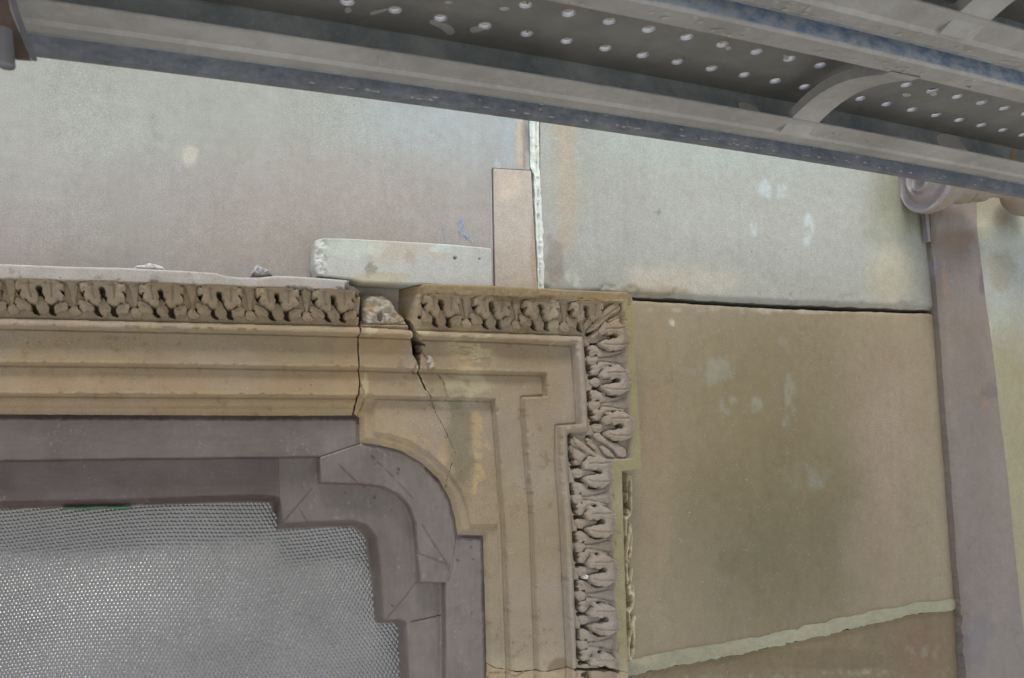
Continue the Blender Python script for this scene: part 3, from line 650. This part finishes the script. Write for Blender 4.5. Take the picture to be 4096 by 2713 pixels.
# weathered outer ornament standing out behind the yellowish fillet
def side_orn():
    ridges = [([(2512,1905),(2518,1950),(2516,1990),(2518,2040),(2506,2062),(2492,2076)], 9), ([(2488,2070),(2492,2105),(2486,2150)], 10), ([(2514,2108),(2506,2150),(2496,2200),(2492,2235),(2500,2245)], 10), ([(2514,2100),(2520,2150),(2515,2210),(2508,2230)], 8),
              ([(2492,2255),(2496,2300),(2500,2330)], 9), ([(2524,2280),(2512,2330),(2508,2370),(2514,2400),(2528,2360)], 10), ([(2528,2345),(2531,2400),(2524,2430),(2508,2445)], 8), ([(2505,2445),(2508,2490),(2516,2510)], 8),
              ([(2536,2470),(2525,2500),(2512,2540),(2502,2590),(2506,2630)], 10), ([(2530,2490),(2533,2560),(2528,2610),(2512,2640)], 9), ([(2500,1900),(2494,1950),(2494,2000),(2500,2050)], 8), ([(2504,2150),(2500,2200)], 9), ([(2516,2380),(2504,2350)], 9)]
    pits = [(2497,2020,7,17), (2506,2210,6,15), (2512,2393,8,16), (2522,2588,6,11), (2491,1958,5,12), (2488,2150,5,10), (2502,2535,5,10), (2505,2330,6,10)]
    def S(u, v):
        s = np.full(np.shape(u), -1e9)
        for P, r in ridges: s = np.maximum(s, r-pl_dist(P, u, v))
        s = np.maximum(s, np.where(True, (interp_line([(2496,1890),(2500,2050),(2505,2250),(2514,2450),(2520,2660)], v, 1)-u), 0))
        return np.minimum(np.minimum(np.minimum(s, u-2474), 2655-v), v-1888)
    def D(u, v):
        s = np.zeros(np.shape(u))
        for P, r in ridges: s = np.maximum(s, np.sqrt(np.clip(1-(pl_dist(P, u, v)/r)**2, 0, 1)))
        d = .012+.024*s*(1-ss(2480, 2545, u)*.5)+.003*fbm(u, v, 14, 2)
        for cx, cy, rx, ry in pits: d = d-.03*(1-ss(.6, 1.15, np.sqrt(((u-cx)/rx)**2+((v-cy)/ry)**2)))
        return d
    return patch('border_carving', (2470,1884,2560,2660), 2.6, S, D, lambda u, v: mixc(np.broadcast_to(lin((164,152,122)), np.shape(u)+(3,)), lin((184,174,146)), ss(.4, .6, fbm(u, v, 20, 1))), M_stone, .02, corn, -.03)
so = side_orn(); tag(so, 'worn outer carving beside the yellowish edge fillet')

# ------------------------------------------------------------------ window: painted frame and hammered glass
win = empty('window', 'window of hammered glass in a stepped mauve brown painted frame', 'window')
X_IN1 = [(0,1845),(600,1836),(1268,1829),(1270,1932),(1430,1936),(1522,1947),(1584,1977),(1627,2026),(1650,2094),(1657,2180),(1662,2323),(1766,2327),(1768,2713)]
X_GL = [(0,2038),(500,2026),(1000,2010),(1089,2014),(1098,2124),(1250,2116),(1400,2110),(1440,2122),(1470,2160),(1478,2230),(1486,2303),(1494,2475),(1516,2508),(1587,2502),(1592,2600),(1597,2713)]
P_IN1, P_GL = close_lb(X_IN1), close_lb(X_GL)
def dref_f(u, v): return -.045*np.clip(sdf(P_FRAME, u, v)/330, 0, 1)+.004
SCR = [([(1442,1775),(1270,1830)], 1.6), ([(1245,1953),(1117,2100)], 1.6), ([(1660,2327),(1528,2481)], 1.8), ([(1823,2155),(1800,2270),(1780,2320)], 1.6), ([(1639,2481),(1768,2462)], 2), ([(1450,1790),(1530,1870),(1640,1990)], 1), ([(1350,1860),(1420,1930)], 1), ([(1680,2100),(1790,2270)], 1.2), ([(1540,2400),(1566,2424)], 1.4), ([(1660,2210),(1770,2250),(1790,2290)], .9), ([(1190,2030),(1230,2100)], 1)]
def d_frame(u, v):
    si = sdf(P_IN1, u, v); sg = sdf(P_GL, u, v); so_ = sdf(P_FRAME, u, v)
    d = .002-.004*(1-ss(2, 26, so_))-.024*ss(-3, 5, si)
    d = d-.034*ss(-34, -2, sg)-.001*ss(-34, -30, sg)
    # thick paint rolled up near the stone, brush ridges
    d = d+.0022*(1-ss(4, 22, np.abs(so_-16)))*fbm(u, v, 20, 3)+.0008*fbm(u, v, 30, 2)
    for P, w in SCR: d = d-.0025*(1-ss(w*.5, w+1.3, pl_dist(P, u, v)+2*(vn(u, v, 14, 2)-.5)))
    return d
def c_frame(u, v):
    n = fbm(u, v, 260, 2)
    c = mixc(np.broadcast_to(lin((106,98,92)), np.shape(u)+(3,)), lin((96,87,81)), ss(.35, .65, n))
    c = mixc(c, lin((72,57,54)), .75*(sdf(P_IN1, u, v) > 0)*(1-ss(1105, 1118, u))+.25*(sdf(P_IN1, u, v) <= 0)*(1-ss(300, 1300, u)))
    gr = np.where((u < 1113) | ((u < 1300) & (v < 1830)), fbm(u/9, v, 9, 1), fbm(u, v/9, 9, 2))
    c = c*(.86+.28*gr)[..., None]
    c = mixc(c, lin((150,146,142)), .35*ss(.66, .8, fbm(u, v, 13, 3))*ss(.5, .7, fbm(u, v, 120, 1)))
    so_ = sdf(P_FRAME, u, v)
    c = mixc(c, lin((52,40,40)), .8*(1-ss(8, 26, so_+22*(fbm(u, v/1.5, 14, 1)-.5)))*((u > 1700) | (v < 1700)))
    for cx, cy, r in ((1590,1878,6),(1584,1893,5),(1496,1990,8),(1457,1948,6),(1380,1971,6),(1880,2188,6),(1822,2238,7),(1888,2236,5),(1880,2452,5),(1560,2040,3),(1739,2030,4),(1731,1998,3),(1493,1858,4),(1505,1850,3)):
        c = mixc(c, lin((58,50,50)), .9*blob(u, v, cx, cy, r, r*1.1, 1, .5, 6))
    c = mixc(c, lin((132,124,122)), .15*ss(.4, .8, fbm(u, v, 260, 3)))
    return c
def fslab(name, box, cons, step=4.): return slab(name, box, step, cons, d_frame, c_frame, M_paint, dref_f, -.09, win)
ring_o = lambda u, v: np.minimum(sdf(P_FRAME, u, v)+26, -sdf(P_IN1, u, v)+1.5)
ring_i = lambda u, v: np.minimum(sdf(P_IN1, u, v)-1.5, -sdf(P_GL, u, v))
def hp(ax, ay, bx, by):      # half plane left of the line a->b (in picture sense), pixels
    nx, ny = (by-ay), -(bx-ax); L = math.hypot(nx, ny)
    return lambda u, v: ((u-ax)*nx+(v-ay)*ny)/L
m1 = hp(1270,1830,1442,1775)       # mitre top rail / corner
neg = lambda f: (lambda u, v: -f(u, v)-.6)
topside = lambda u, v: np.where(u < 1270, 500.+0*u, 0*u)
A1 = lambda u, v: (1270+(1830-v)*3.1)-u       # left of the mitre
fslab('top_rail', (-700,1628,1475,1860), [ring_o, A1])
fslab('corner_piece', (1262,1740,1850,2340), [ring_o, neg(A1), lambda u, v: (1823+(2155-v)*.33)-u, lambda u, v: 2330-v+0*u])
fslab('side_stile', (1700,2110,1985,3100), [ring_o, lambda u, v: u-(1823+(2155-v)*.33)-.6, lambda u, v: v-2118+0*u])
fslab('top_rail', (-700,1825,1115,2050), [ring_i, lambda u, v: 1113-u])
fslab('corner_piece', (1113,1826,1775,2520), [ring_i, lambda u, v: u-1114, lambda u, v: (2481-(u-1639)*.147)-v])
fslab('side_stile', (1510,2440,1775,3100), [ring_i, lambda u, v: v-(2481-(u-1639)*.147)-.8])
# glass: hexagonal field of small domes
def d_glass(u, v):
    a = math.radians(-4); p = 16.2+ .0008*(u)
    x = u*math.cos(a)+v*math.sin(a)+16*np.sin(v/210+u/500)+7*np.sin(u/230); y = -u*math.sin(a)+v*math.cos(a)+14*np.sin(u/190+v/420)+5*np.sin(v/130)
    x = x/16.6; y = y/(16.6*.866)
    r = np.round(y); best = np.full(np.shape(u), 9.)
    for dr in (-1, 0, 1):
        rr = r+dr; off = (rr % 2)*.5; xx = np.round(x-off)+off
        j = .12*(_tab[1][(xx*2).astype(int) & 255, rr.astype(int) & 255]-.5)
        best = np.minimum(best, (x-xx-j)**2+((y-rr+j)*.866)**2)
    return -.064+.016*np.exp(-((u-1420)/300)**2-((v-2620)/330)**2)+.003*np.sin(u/260)*np.sin(v/190)+.0021*np.clip(1-best*4.2, 0, 1)
pane = slab('glass_pane', (-120,1985,1640,2790), 2.1, [lambda u, v: sdf(P_GL, u, v)+26], d_glass, lambda u, v: (1., 1., 1.), M_glass, -.060, -.072, win)
gs = slab('reflection_strip', (140,2025,560,2052), 3, [lambda u, v: 4-pl_dist([(250,2036),(360,2034),(520,2031)], u, v)+4*(fbm(u, v, 20, 1)-.5)], lambda u, v: -.044+0*u, lambda u, v: (1., 1., 1.), M_green, -.045, -.056, win)  # thin green strip standing in for a reflection under the frame

# ------------------------------------------------------------------ loose slab above the lintel and crumbs
P_SLAB = [(1260,962),(1284,957),(1370,957),(1600,969),(1800,981),(1950,995),(1962,1000),(1966,1170),(1700,1142),(1440,1131),(1400,1120),(1300,1110),(1266,1105),(1256,1060),(1258,1010)]
def dS(u, v):
    s = sdf(P_SLAB, u, v); e = u-1256
    return .052+.0012*fbm(u, v, 200, 1)-.010*(1-np.clip(e/26, 0, 1))**1.6+.012*(1-ss(20, 70, e))*(fbm(u, v, 16, 2)-.5)-.003*(1-np.clip(s/5, 0, 1))**2 \
        -.012*(1-ss(3, 7, np.hypot((u-1815)*.9, v-1036)))-.008*(1-ss(2, 5, np.hypot(u-1912, v-1040)))
sl = patch('stone_slab', (1245,945,1975,1180), 3.2, lambda u, v: sdf(P_SLAB, u, v)+5*(fbm(u, v, 18, 1)-.5)*(1-ss(1300, 1340, u)), dS,
      wall_col((178,179,174), [(1600,1000,160,60,(184,168,150),.5,.6,80),(1480,1080,30,40,(140,136,122),.8,.6,30),(1500,1120,120,30,(176,164,130),.5,.6,60),(1400,1000,140,40,(192,200,188),.6,.7,40),(1760,1000,70,16,(190,200,200),.6,.7,30),(1275,1030,30,70,(200,202,196),.7,.4,30),(1640,1035,30,30,(172,158,138),.5,.5,20)]), M_wall, .045, None, .0035)
tag(sl, 'pale grey stone slab with a rough broken left end, lying above the lintel', 'stone slab')
def rock(name, outline, d0, h, colr, parent=None, step=2.6, k=0, lab=None, grp=None, back=.0, tipx=None):
    P = outline; b = (min(p[0] for p in P)-3, min(p[1] for p in P)-3, max(p[0] for p in P)+3, max(p[1] for p in P)+3)
    def D(u, v):
        s = sdf(P, u, v); return d0+h*(1-(1-np.clip(s/10, 0, 1))**2)*(.7+.6*fbm(u, v, 30, k))
    o = patch(name, b, step, lambda u, v: sdf(P, u, v)+2*(vn(u, v, 6, k)-.5), D, lambda u, v: mixc(np.broadcast_to(lin(colr), np.shape(u)+(3,)), lin(colr)*.55, ss(.45, .65, fbm(u, v, 12, k))), M_rough, d0, parent, back)
    if lab: tag(o, lab, 'stone fragment', grp)
    return o
rock('stone_fragment', [(530,1080),(545,1064),(575,1062),(596,1053),(620,1058),(650,1068),(668,1086),(600,1088)], .046, .010, (205,206,204), k=1, lab='flat pale lump of mortar on the left part of the lintel top')
rock('stone_fragment', [(1000,1104),(1008,1082),(1024,1062),(1044,1072),(1060,1078),(1088,1096),(1092,1112),(1040,1116)], .035, .020, (170,174,174), k=2, lab='small dark grey stone chip on the lintel beside the slab')
rock('stone_fragment', [(1662,1386),(1668,1380),(1700,1378),(1712,1386),(1702,1400),(1690,1418),(1672,1408)], .012, .020, (150,140,120), k=3, lab='brown stone crumb wedged high in the corner crack')
rock('stone_fragment', [(1690,1424),(1700,1414),(1716,1420),(1728,1445),(1738,1470),(1720,1484),(1700,1488),(1690,1470),(1694,1445)], .020, .018, (176,168,150), k=1, lab='pale stone flake filling the crack below the brown crumb')
rock('stone_fragment', [(1442,1258),(1460,1254),(1462,1272),(1444,1274)], .008, .02, (176,180,178), k=2, lab='grey mortar lump in the gap left of the broken corner piece')
rock('stone_fragment', [(2336,2318),(2340,2298),(2352,2300),(2350,2316)], .05, .010, (212,212,204), k=1, step=2, lab='white plaster crumb caught in the upright leaf border', back=.02)
rock('stone_fragment', [(1878,1141),(1920,1146),(1990,1147),(1975,1155),(1955,1158),(1940,1152),(1925,1158),(1905,1152),(1890,1147)], .055, .008, (214,214,208), k=3, lab='white plaster smear on top of the corner moulding', back=.03)

# ------------------------------------------------------------------ pilaster and scroll bracket
pil = empty('pilaster', 'plain purplish brown stone pilaster at the right under the scroll', 'pilaster')
def dP(u, v):
    l = xl(WR2P)(u, v); r = xr(PR)(u, v)
    return .010-.010*(1-np.clip(l/16, 0, 1))**1.8-.003*(1-np.clip(r/5, 0, 1))**2+.002*fbm(u, v, 120, 2)-.004*blob(u, v, 3860, 2500, 26, 60, 1, .9, 20)*fbm(u, v, 12, 1)
WR2P = [(3704,-200),(3716,700),(3724,900),(3730,985),(3744,1100),(3757,1253),(3786,1655),(3806,1900),(3829,2211),(3850,2470),(3863,2713),(3885,3100)]
slab('shaft', (3695,500,4180,3100), 5, [lambda u, v: xl(WR2P)(u, v)+3*(fbm(u, v, 30, 1)-.5)*(1+ss(2200, 2500, v)*3), lambda u, v: xr(PR)(u, v)+3*(fbm(u, v, 24, 2)-.5)], dP,
     wall_col((134,124,118), [(3860,1900,120,800,(126,116,112),.6,.4,200),(3800,970,110,70,(112,86,60),.45,.4,60),(3920,1130,18,60,(104,92,102),.7,.6,30),(3770,1120,8,60,(160,128,98),.5,.6,20),(3935,1610,16,14,(160,126,100),.5,.6,12),(3985,1622,16,12,(150,124,106),.5,.6,12),(3950,1570,36,40,(118,106,108),.6,.5,20),(3740,1600,8,600,(150,144,160),.6,.5,60),(3900,2550,60,160,(120,114,120),.5,.7,60)]), M_stone, .004, -.05, pil)  # tints include a painted scroll shadow at the top and a lilac edge highlight
# narrow chipped fillet at the pilaster's upper left
slab('fillet', (3690,830,3745,975), 4, [lambda u, v: u-np.interp(v, [830,970], [3696,3712]), lambda u, v: np.interp(v, [830,970], [3712,3722])-u, lambda u, v: 968-v], lambda u, v: .011+0*u,
     wall_col((136,126,130), []), M_stone, .01, -.0, pil)
scb = empty('scroll_bracket', 'lilac grey carved stone scroll half hidden by the scaffold edge', 'scroll bracket', loc=(1.76, -.08, .66))
def lathe_x(name, prof, xc, yc, zc, mat, parent, col, seg=64, wob=.0006):
    n = len(prof); V = []; 
    for i, (dx, r) in enumerate(prof):
        for j in range(seg):
            a = 2*math.pi*j/seg; rr = r+wob*math.sin(3*a+dx*60)
            V.append((xc+dx, yc-rr*math.cos(a), zc+rr*math.sin(a)))
    F = [(i*seg+j, (i+1)*seg+j, (i+1)*seg+(j+1) % seg, i*seg+(j+1) % seg) for i in range(n-1) for j in range(seg)]
    F = [f[::-1] for f in F]
    me = mesh_np(name, V, F, np.broadcast_to(lin(col), (len(V), 3)), np.ones(len(F)))
    return link(name, me, mat, parent)
prof = [(0,.081),(.003,.0835),(.02,.0835),(.045,.077),(.065,.063),(.085,.052),(.10,.047),(.115,.048),(.13,.050),(.138,.047),(.142,.037),(.147,.037),(.152,.043),(.165,.044),(.172,.037),(.176,.036),(.19,.040),(.21,.036),(.23,.026),(.26,.020),(.30,.020),(.325,.032),(.34,.050),(.37,.060),(.43,.062),(.44,.060)]
lathe_x('bolster', prof, 1.76, -.08, .66, M_stone, scb, (150,140,126))
def spiral_face(name, x0, sgn, mat, parent, k_=1.):
    nr, ns = 44, 96; V = []
    for i in range(nr+1):
        for j in range(ns):
            a = 2*math.pi*j/ns; f = i/nr; r = .082*f*k_
            # Archimedean volute: a raised fillet winding in towards the eye
            turn = (a/(2*math.pi)); g = (f*1.7+turn) % 1.0
            h = .010*np.exp(-((g-.5)/.16)**2) - .012*np.exp(-((g-.02)/.16)**2) - .012*np.exp(-((g-.98)/.16)**2)
            h *= min(1, (1-f)*9+.15)
            if f < .42: h += .020*float(ss(.42, .36, f))
            V.append((x0-sgn*h, -.08-r*math.cos(a), .66+r*math.sin(a)))
    F = [(i*ns+j, i*ns+(j+1) % ns, (i+1)*ns+(j+1) % ns, (i+1)*ns+j) for i in range(nr) for j in range(ns)]
    if sgn < 0: F = [f[::-1] for f in F]
    me = mesh_np(name, V, F, np.broadcast_to(lin((160,153,152)), (len(V), 3)), np.ones(len(F)))
    return link(name, me, mat, parent)
spiral_face('volute', 1.7605, 1, M_stone, scb); spiral_face('volute', 2.1995, -1, M_stone, scb, .73)

# ------------------------------------------------------------------ scaffold: perforated steel planks
def bow(x, z=0): return .033*(min(max(x, -1.2), 2.4)-.55)**2
XS = [-1.4+.1*i for i in range(45)]
def sweep(name, prof, mat, parent, xs=None, closed=True, y0=0, smooth=False):
    """prof: list of (y,z) round the section of a strip; swept along x"""
    xs = xs or XS; V = []; n = len(prof)
    for x in xs:
        for y, z in prof: V.append((x, y+bow(x)+y0, z))
    m = n if closed else n-1
    F = [(i*n+j, i*n+(j+1) % n, (i+1)*n+(j+1) % n, (i+1)*n+j) for i in range(len(xs)-1) for j in range(m)]
    me = mesh_np(name, V, F, None, np.full(len(F), smooth))
    return link(name, me, mat, parent)
ZL, ZD, TH = .500, .571, .0025
def deck_mesh(yA, yB, rows, x0, x1, pitch, R=.0070):
    """underside sheet with pressed-up drainage holes: every cell is a square with a flared collar"""
    V = []; F = []; seg = 24; G = []
    ys = sorted(rows); ybands = [yA]+[y-.0205 for y in ys]+[y+.0205 for y in ys]+[yB]; ybands = sorted(ybands)
    def quad(x0, x1, y0, y1):
        k = len(V); V.extend([(x0, y0, ZD), (x1, y0, ZD), (x1, y1, ZD), (x0, y1, ZD)]); F.append((k, k+3, k+2, k+1))
    for a, b in zip(ybands[:-1], ybands[1:]):
        row = [y for y in ys if abs((a+b)/2-y) < .004]
        if not row:
            x = x0
            while x < x1-1e-6:
                quad(x, min(x+.1, x1), a, b); x += .1
            continue
        cy = row[0]; i = ys.index(cy); off = rows_off[i % 2]; x = x0+off; quad(x0, x-pitch/2, a, b)
        while x < x1-pitch/2:
            k = len(V); n = seg
            h = .5*pitch; hv = (b-a)/2; jx = rnd.uniform(-.0008, .0008); rj = R*rnd.uniform(.95, 1.05); tl = rnd.uniform(-.0012, .0012)
            ring = []
            for j in range(n):
                t = 2*math.pi*j/n; c, s = math.cos(t), math.sin(t)
                sc_ = min(h/abs(c) if abs(c) > 1e-6 else 9, hv/abs(s) if abs(s) > 1e-6 else 9)
                if j % 6 == 3: V.append((x+math.copysign(h, c), cy+math.copysign(hv, s), ZD))
                else: V.append((x+c*sc_, cy+s*sc_, ZD))
            for (rr, zz) in ((1.55, 0), (1.30, .0004), (1.13, .0014), (1.03, .0030), (.99, .0048), (1.02, .0052)):
                for j in range(n):
                    t = 2*math.pi*j/n
                    V.append((x+jx+math.cos(t)*rj*rr, cy+math.sin(t)*rj*rr, ZD+zz+(tl*math.cos(t) if zz > .005 else 0)))
            for q_ in range(6):
                for j in range(n):
                    a0 = k+q_*n+j; a1 = k+q_*n+(j+1) % n; b0 = a0+n; b1 = a1+n; (F if q_ < 2 else G).append((a0, b0, b1, a1))
            x += pitch
        quad(x-pitch/2, x1, a, b)
    return V, F, G
rows_off = [.0305+.008, .008]
def plank(y_far, label, rust=0, strap_x=(.918,), side=M_side, nearmat=M_bluedust, lipmat=M_lip):
    """y_far: edge nearest the wall; width .285 m towards the viewer"""
    W = .285; t = empty('steel_plank', label, 'scaffold plank', 'perforated steel scaffold planks overhead', loc=(.6, y_far-W/2, ZL))
    rows = [y_far-.055-.0655*i for i in range(4)]
    V, F, G = deck_mesh(y_far-W+.002, y_far-.002, [r for r in rows if r > y_far-W+.02], -1.4, 2.9, .0612)
    V = [(x, y+bow(x), z) for x, y, z in V]
    link('deck', mesh_np('deck', V, F, None, np.ones(len(F))), M_deck, t)
    o = link('hole_collars', mesh_np('hole_collars', V, G, None, np.ones(len(G))), M_zinc, t); o['kind'] = 'stuff'
    # far web, near web
    sweep('side_web', [(y_far, ZL), (y_far, ZD+.004), (y_far-TH, ZD+.004), (y_far-.004, ZD-.004), (y_far-.004, ZL+.012), (y_far-TH, ZL)], side, t)
    sweep('side_web', [(y_far-W, ZL), (y_far-W, ZD+.004), (y_far-W+TH, ZD+.004), (y_far-W+TH, ZL)], nearmat, t)
    # lips: folded flanges, near wall side shows its rolled edge
    L = .066
    sweep('lip', [(y_far+.0005, ZL+.008), (y_far-.003, ZL+.001), (y_far-.026, ZL-.001), (y_far-.031, ZL+.003), (y_far-L, ZL+.006), (y_far-L, ZL+.0085), (y_far-.030, ZL+.007), (y_far-.0045, ZL+.008)], lipmat, t)
    sweep('lip', [(y_far-W-.0005, ZL+.001), (y_far-W+.004, ZL-.003), (y_far-W+.036, ZL-.001), (y_far-W+.036, ZL+.0025), (y_far-W+.004, ZL+.001)], lipmat, t)
    for sx in strap_x:
        w = .027; V = []; n = 15
        ya, yb = y_far-.036, y_far-W+.030
        for i in range(n):
            f = i/(n-1); y = ya+(yb-ya)*f; z = ZL-.0035+.026*math.sin(math.pi*min(1, f*1.05))**.9
            for (dx, dz) in ((-w, 0), (w, 0), (w, .003), (w-.002, .016), (w-.004, .016), (w-.004, .003), (-w+.004, .003), (-w+.004, .016), (-w, .016)):
                V.append((sx+dx, y+bow(sx), z+dz))
        k = 9; F = [(i*k+j, i*k+(j+1) % k, (i+1)*k+(j+1) % k, (i+1)*k+j) for i in range(n-1) for j in range(k)]
        link('cross_strap', mesh_np('cross_strap', V, F), M_lip, t)
    return t
plank(-.498, 'perforated steel scaffold plank nearest the wall, round holes shining underneath')
plank(-.813, 'steel scaffold plank in the top right corner behind the dusty blue edge', strap_x=(.892,))
plank(-1.128, 'steel scaffold plank directly above the viewer, nearly out of view', strap_x=())
plank(-1.443, 'outer steel scaffold plank behind and above the viewer', strap_x=())
# blue grey edge board between the planks and the wall
eb = empty('edge_board', 'long blue grey steel edge board of the scaffold, running past the pale wall', 'steel board', loc=(.6, -.449, .5))
sweep('board_face', [(-.452, .5005), (-.452, .56), (-.4495, .56), (-.4495, .503), (-.438, .503), (-.438, .5005)], M_bluebar, eb)
# bracket hook and pin at the far left
bk = empty('scaffold_bracket', 'rusty brown steel bracket plate with a round pin at the top left', 'scaffold bracket', loc=(-.16, -.5, .5))
def prism(name, poly, y0, y1, mat, parent):
    n = len(poly); V = [(x, y0, z) for x, z in poly]+[(x, y1, z) for x, z in poly]
    bm_f = [(j, (j+1) % n, n+(j+1) % n, n+j) for j in range(n)]
    me = bpy.data.meshes.new(name); me.from_pydata(V, [], bm_f+[tuple(range(n))[::-1], tuple(range(n, 2*n))]); me.polygons.foreach_set('use_smooth', [False]*len(me.polygons)); me.update()
    return link(name, me, mat, parent)
def at_y(u, v, y):
    x, yy, z = ray(u, v); t = (y+DIST)/yy; return (float(x*t), float(z*t))
Y1 = -.56
prism('plate', [at_y(a, b, Y1) for a, b in ((-260,-60),(18,-60),(40,40),(122,238),(60,233),(-20,226),(-260,180))], Y1, Y1+.004, M_rust, bk)
prism('edge_flange', [at_y(a, b, Y1-.002) for a, b in ((18,-60),(44,-60),(82,60),(149,236),(146,243),(124,240),(60,70))], Y1-.004, Y1-.0005, M_greysteel, bk)
px, pz = at_y(22, 230, Y1-.012)
V = []; sg = 20
for i, (dz, r) in enumerate(((.03, .0085), (-.008, .0085), (-.0105, .0075), (-.0112, 0.0001))):
    for j in range(sg):
        a = 2*math.pi*j/sg; V.append((px+r*math.cos(a)-dz*.12, Y1-.012+r*math.sin(a), pz+dz))
F = [(i*sg+j, (i+1)*sg+j, (i+1)*sg+(j+1) % sg, i*sg+(j+1) % sg) for i in range(3) for j in range(sg)]
link('pin', mesh_np('pin', V, F, None, np.ones(len(F))), M_greysteel, bk)

# ------------------------------------------------------------------ mortar splashes and drips on the steel
M_splash = metal_mat('dried_mortar_splash', (.36, .35, .32), (.44, .43, .40), (.48, .47, .44), rust=.02, rough=.85, metallic=0)
M_ochre = metal_mat('ochre_splash', (.30, .22, .11), (.36, .28, .16), (.38, .33, .22), rust=.3, rough=.85, metallic=0)
def splat(name, pts, plane, val, mat, parent, th=.0006):
    P = smooth_poly(pts, 2); V = []
    for u, v in P:
        x, y, z = [float(q_) for q_ in ray(u, v)]
        if plane == 'y':
            t = (val+DIST)/y
            for _ in range(3): t = (val+bow(x*t)+DIST)/y
        else: t = val/z
        V.append((x*t, y*t-DIST, z*t))
    n = len(V); off = (0, -th, 0) if plane == 'y' else (0, 0, -th)
    V2 = [tuple(a+b for a, b in zip(p, off)) for p in V]
    F = [tuple(range(n, 2*n))]+[(j, (j+1) % n, n+(j+1) % n, n+j) for j in range(n)]
    me = bpy.data.meshes.new(name); me.from_pydata(V+V2, [], F); me.update()
    return link(name, me, mat, parent)
def sc_(pts, k, ox, oy): return [(ox+a/k, oy+b/k) for a, b in pts]
near = bpy.data.objects['steel_plank']
WEB = -.498-.0041
splat('mortar_splash', sc_([(552,650),(600,648),(660,672),(700,705),(690,735),(745,752),(640,738),(548,722),(566,690)], 1.583, 2600, 0), 'y', WEB, M_splash, near)
splat('mortar_splash', sc_([(1160,635),(1230,612),(1340,630),(1400,660),(1415,710),(1460,760),(1550,870),(1545,890),(1340,850),(1222,812),(1210,750),(1170,700)], 2.613, 3300, 300), 'y', WEB, M_splash, near)
splat('ochre_drip', sc_([(1955,765),(2010,770),(2000,860),(1965,968),(1912,960),(1938,880)], 2.613, 3300, 300), 'y', WEB, M_ochre, near)
for q_ in ([(1205,838),(1288,852),(1290,886),(1225,880)], [(1622,918),(1700,930),(1700,962),(1650,975),(1630,950)], [(765,748),(778,748),(775,785),(766,780)], [(425,680),(460,690),(470,718),(428,712)], [(1865,985),(1930,990),(1950,1020),(1880,1022)], [(65,600),(110,605),(108,625),(68,618)]):
    splat('ochre_drip', sc_(q_, 2.613, 3300, 300), 'z', ZL+.0045, M_ochre, near)
for q_ in ([(870,140),(930,150),(975,180),(975,212),(940,225),(910,195),(862,165),(820,150),(815,125),(850,128)], [(440,75),(520,58),(560,52),(560,62),(470,92),(445,95)], [(1070,175),(1120,165),(1150,185),(1190,180),(1110,205),(1080,205)], [(905,8),(950,5),(965,16),(930,24)], [(1255,45),(1310,42),(1330,55),(1290,68),(1262,60)], [(280,50),(320,48),(330,75),(285,85)]):
    splat('mortar_splash', sc_(q_, 1.579, 1200, 0), 'z', ZD-.0003, M_splash, near)
for q_ in ([(1590,592),(1620,585),(1660,598),(1640,612),(1605,610)], [(840,340),(870,352),(885,370),(850,378)], [(475,295),(510,290),(515,312),(480,318)], [(1770,590),(1810,580),(1820,600),(1780,608)]):
    splat('mortar_splash', sc_(q_, 1.583, 2600, 0), 'z', ZD-.0003, M_splash, near)
splat('mortar_splash', sc_([(500,352),(508,354),(506,380),(516,412),(508,414),(499,385)], 1.579, 1200, 0), 'z', ZL+.004, M_splash, near)
# pale spots spattered on the edge board and the neighbouring lips
V = []; F = []
def spot(x, y, z, rx, rz, ax):
    k = len(V); n = 8; a0 = rnd.uniform(0, 6)
    for j in range(n):
        a = 2*math.pi*j/n; w = rnd.uniform(.7, 1.15)
        V.append((x+rx*w*math.cos(a), y, z+rz*w*math.sin(a)) if ax == 'y' else (x+rx*w*math.cos(a), y+rz*w*math.sin(a), z))
    F.append(tuple(range(k, k+n)))
for i in range(75):
    x = rnd.uniform(.15, 1.6); low = rnd.random() < .55
    spot(x, -.4526+bow(x), (ZL+.0045+rnd.uniform(-.001, .002)) if low else ZL+rnd.uniform(.006, .03), rnd.uniform(.002, .006), rnd.uniform(.0008, .0022), 'y')
me = bpy.data.meshes.new('mortar_spots'); me.from_pydata(V, [], F); me.update(); o = link('mortar_spots', me, M_lip, eb); o['kind'] = 'stuff'
V = []; F = []
for i in range(70):
    x = rnd.uniform(.3, 1.5); spot(x, -.813-.285+rnd.uniform(-.0, .03)+bow(x) if rnd.random() < .0 else -.498-.285+rnd.uniform(.006, .030)+bow(x), ZL-.0034, rnd.uniform(.002, .005), rnd.uniform(.001, .003), 'z')
    x = rnd.uniform(.3, 1.2); spot(x, -.813-rnd.uniform(.005, .024)+bow(x), ZL-.0013, rnd.uniform(.002, .005), rnd.uniform(.001, .003), 'z')
me = bpy.data.meshes.new('mortar_spots'); me.from_pydata(V, [], F); me.update(); o = link('mortar_spots', me, M_splash, near); o['kind'] = 'stuff'

up = boxes('added_shade_deck', [(-2.5, 4, -2.8, -1.25, 2.3, 2.35)], M_lip); tag(up, 'unseen taupe deck added above the planks to shade the wall', 'light blocker')  # out of view, added to keep some sun and sky off the wall
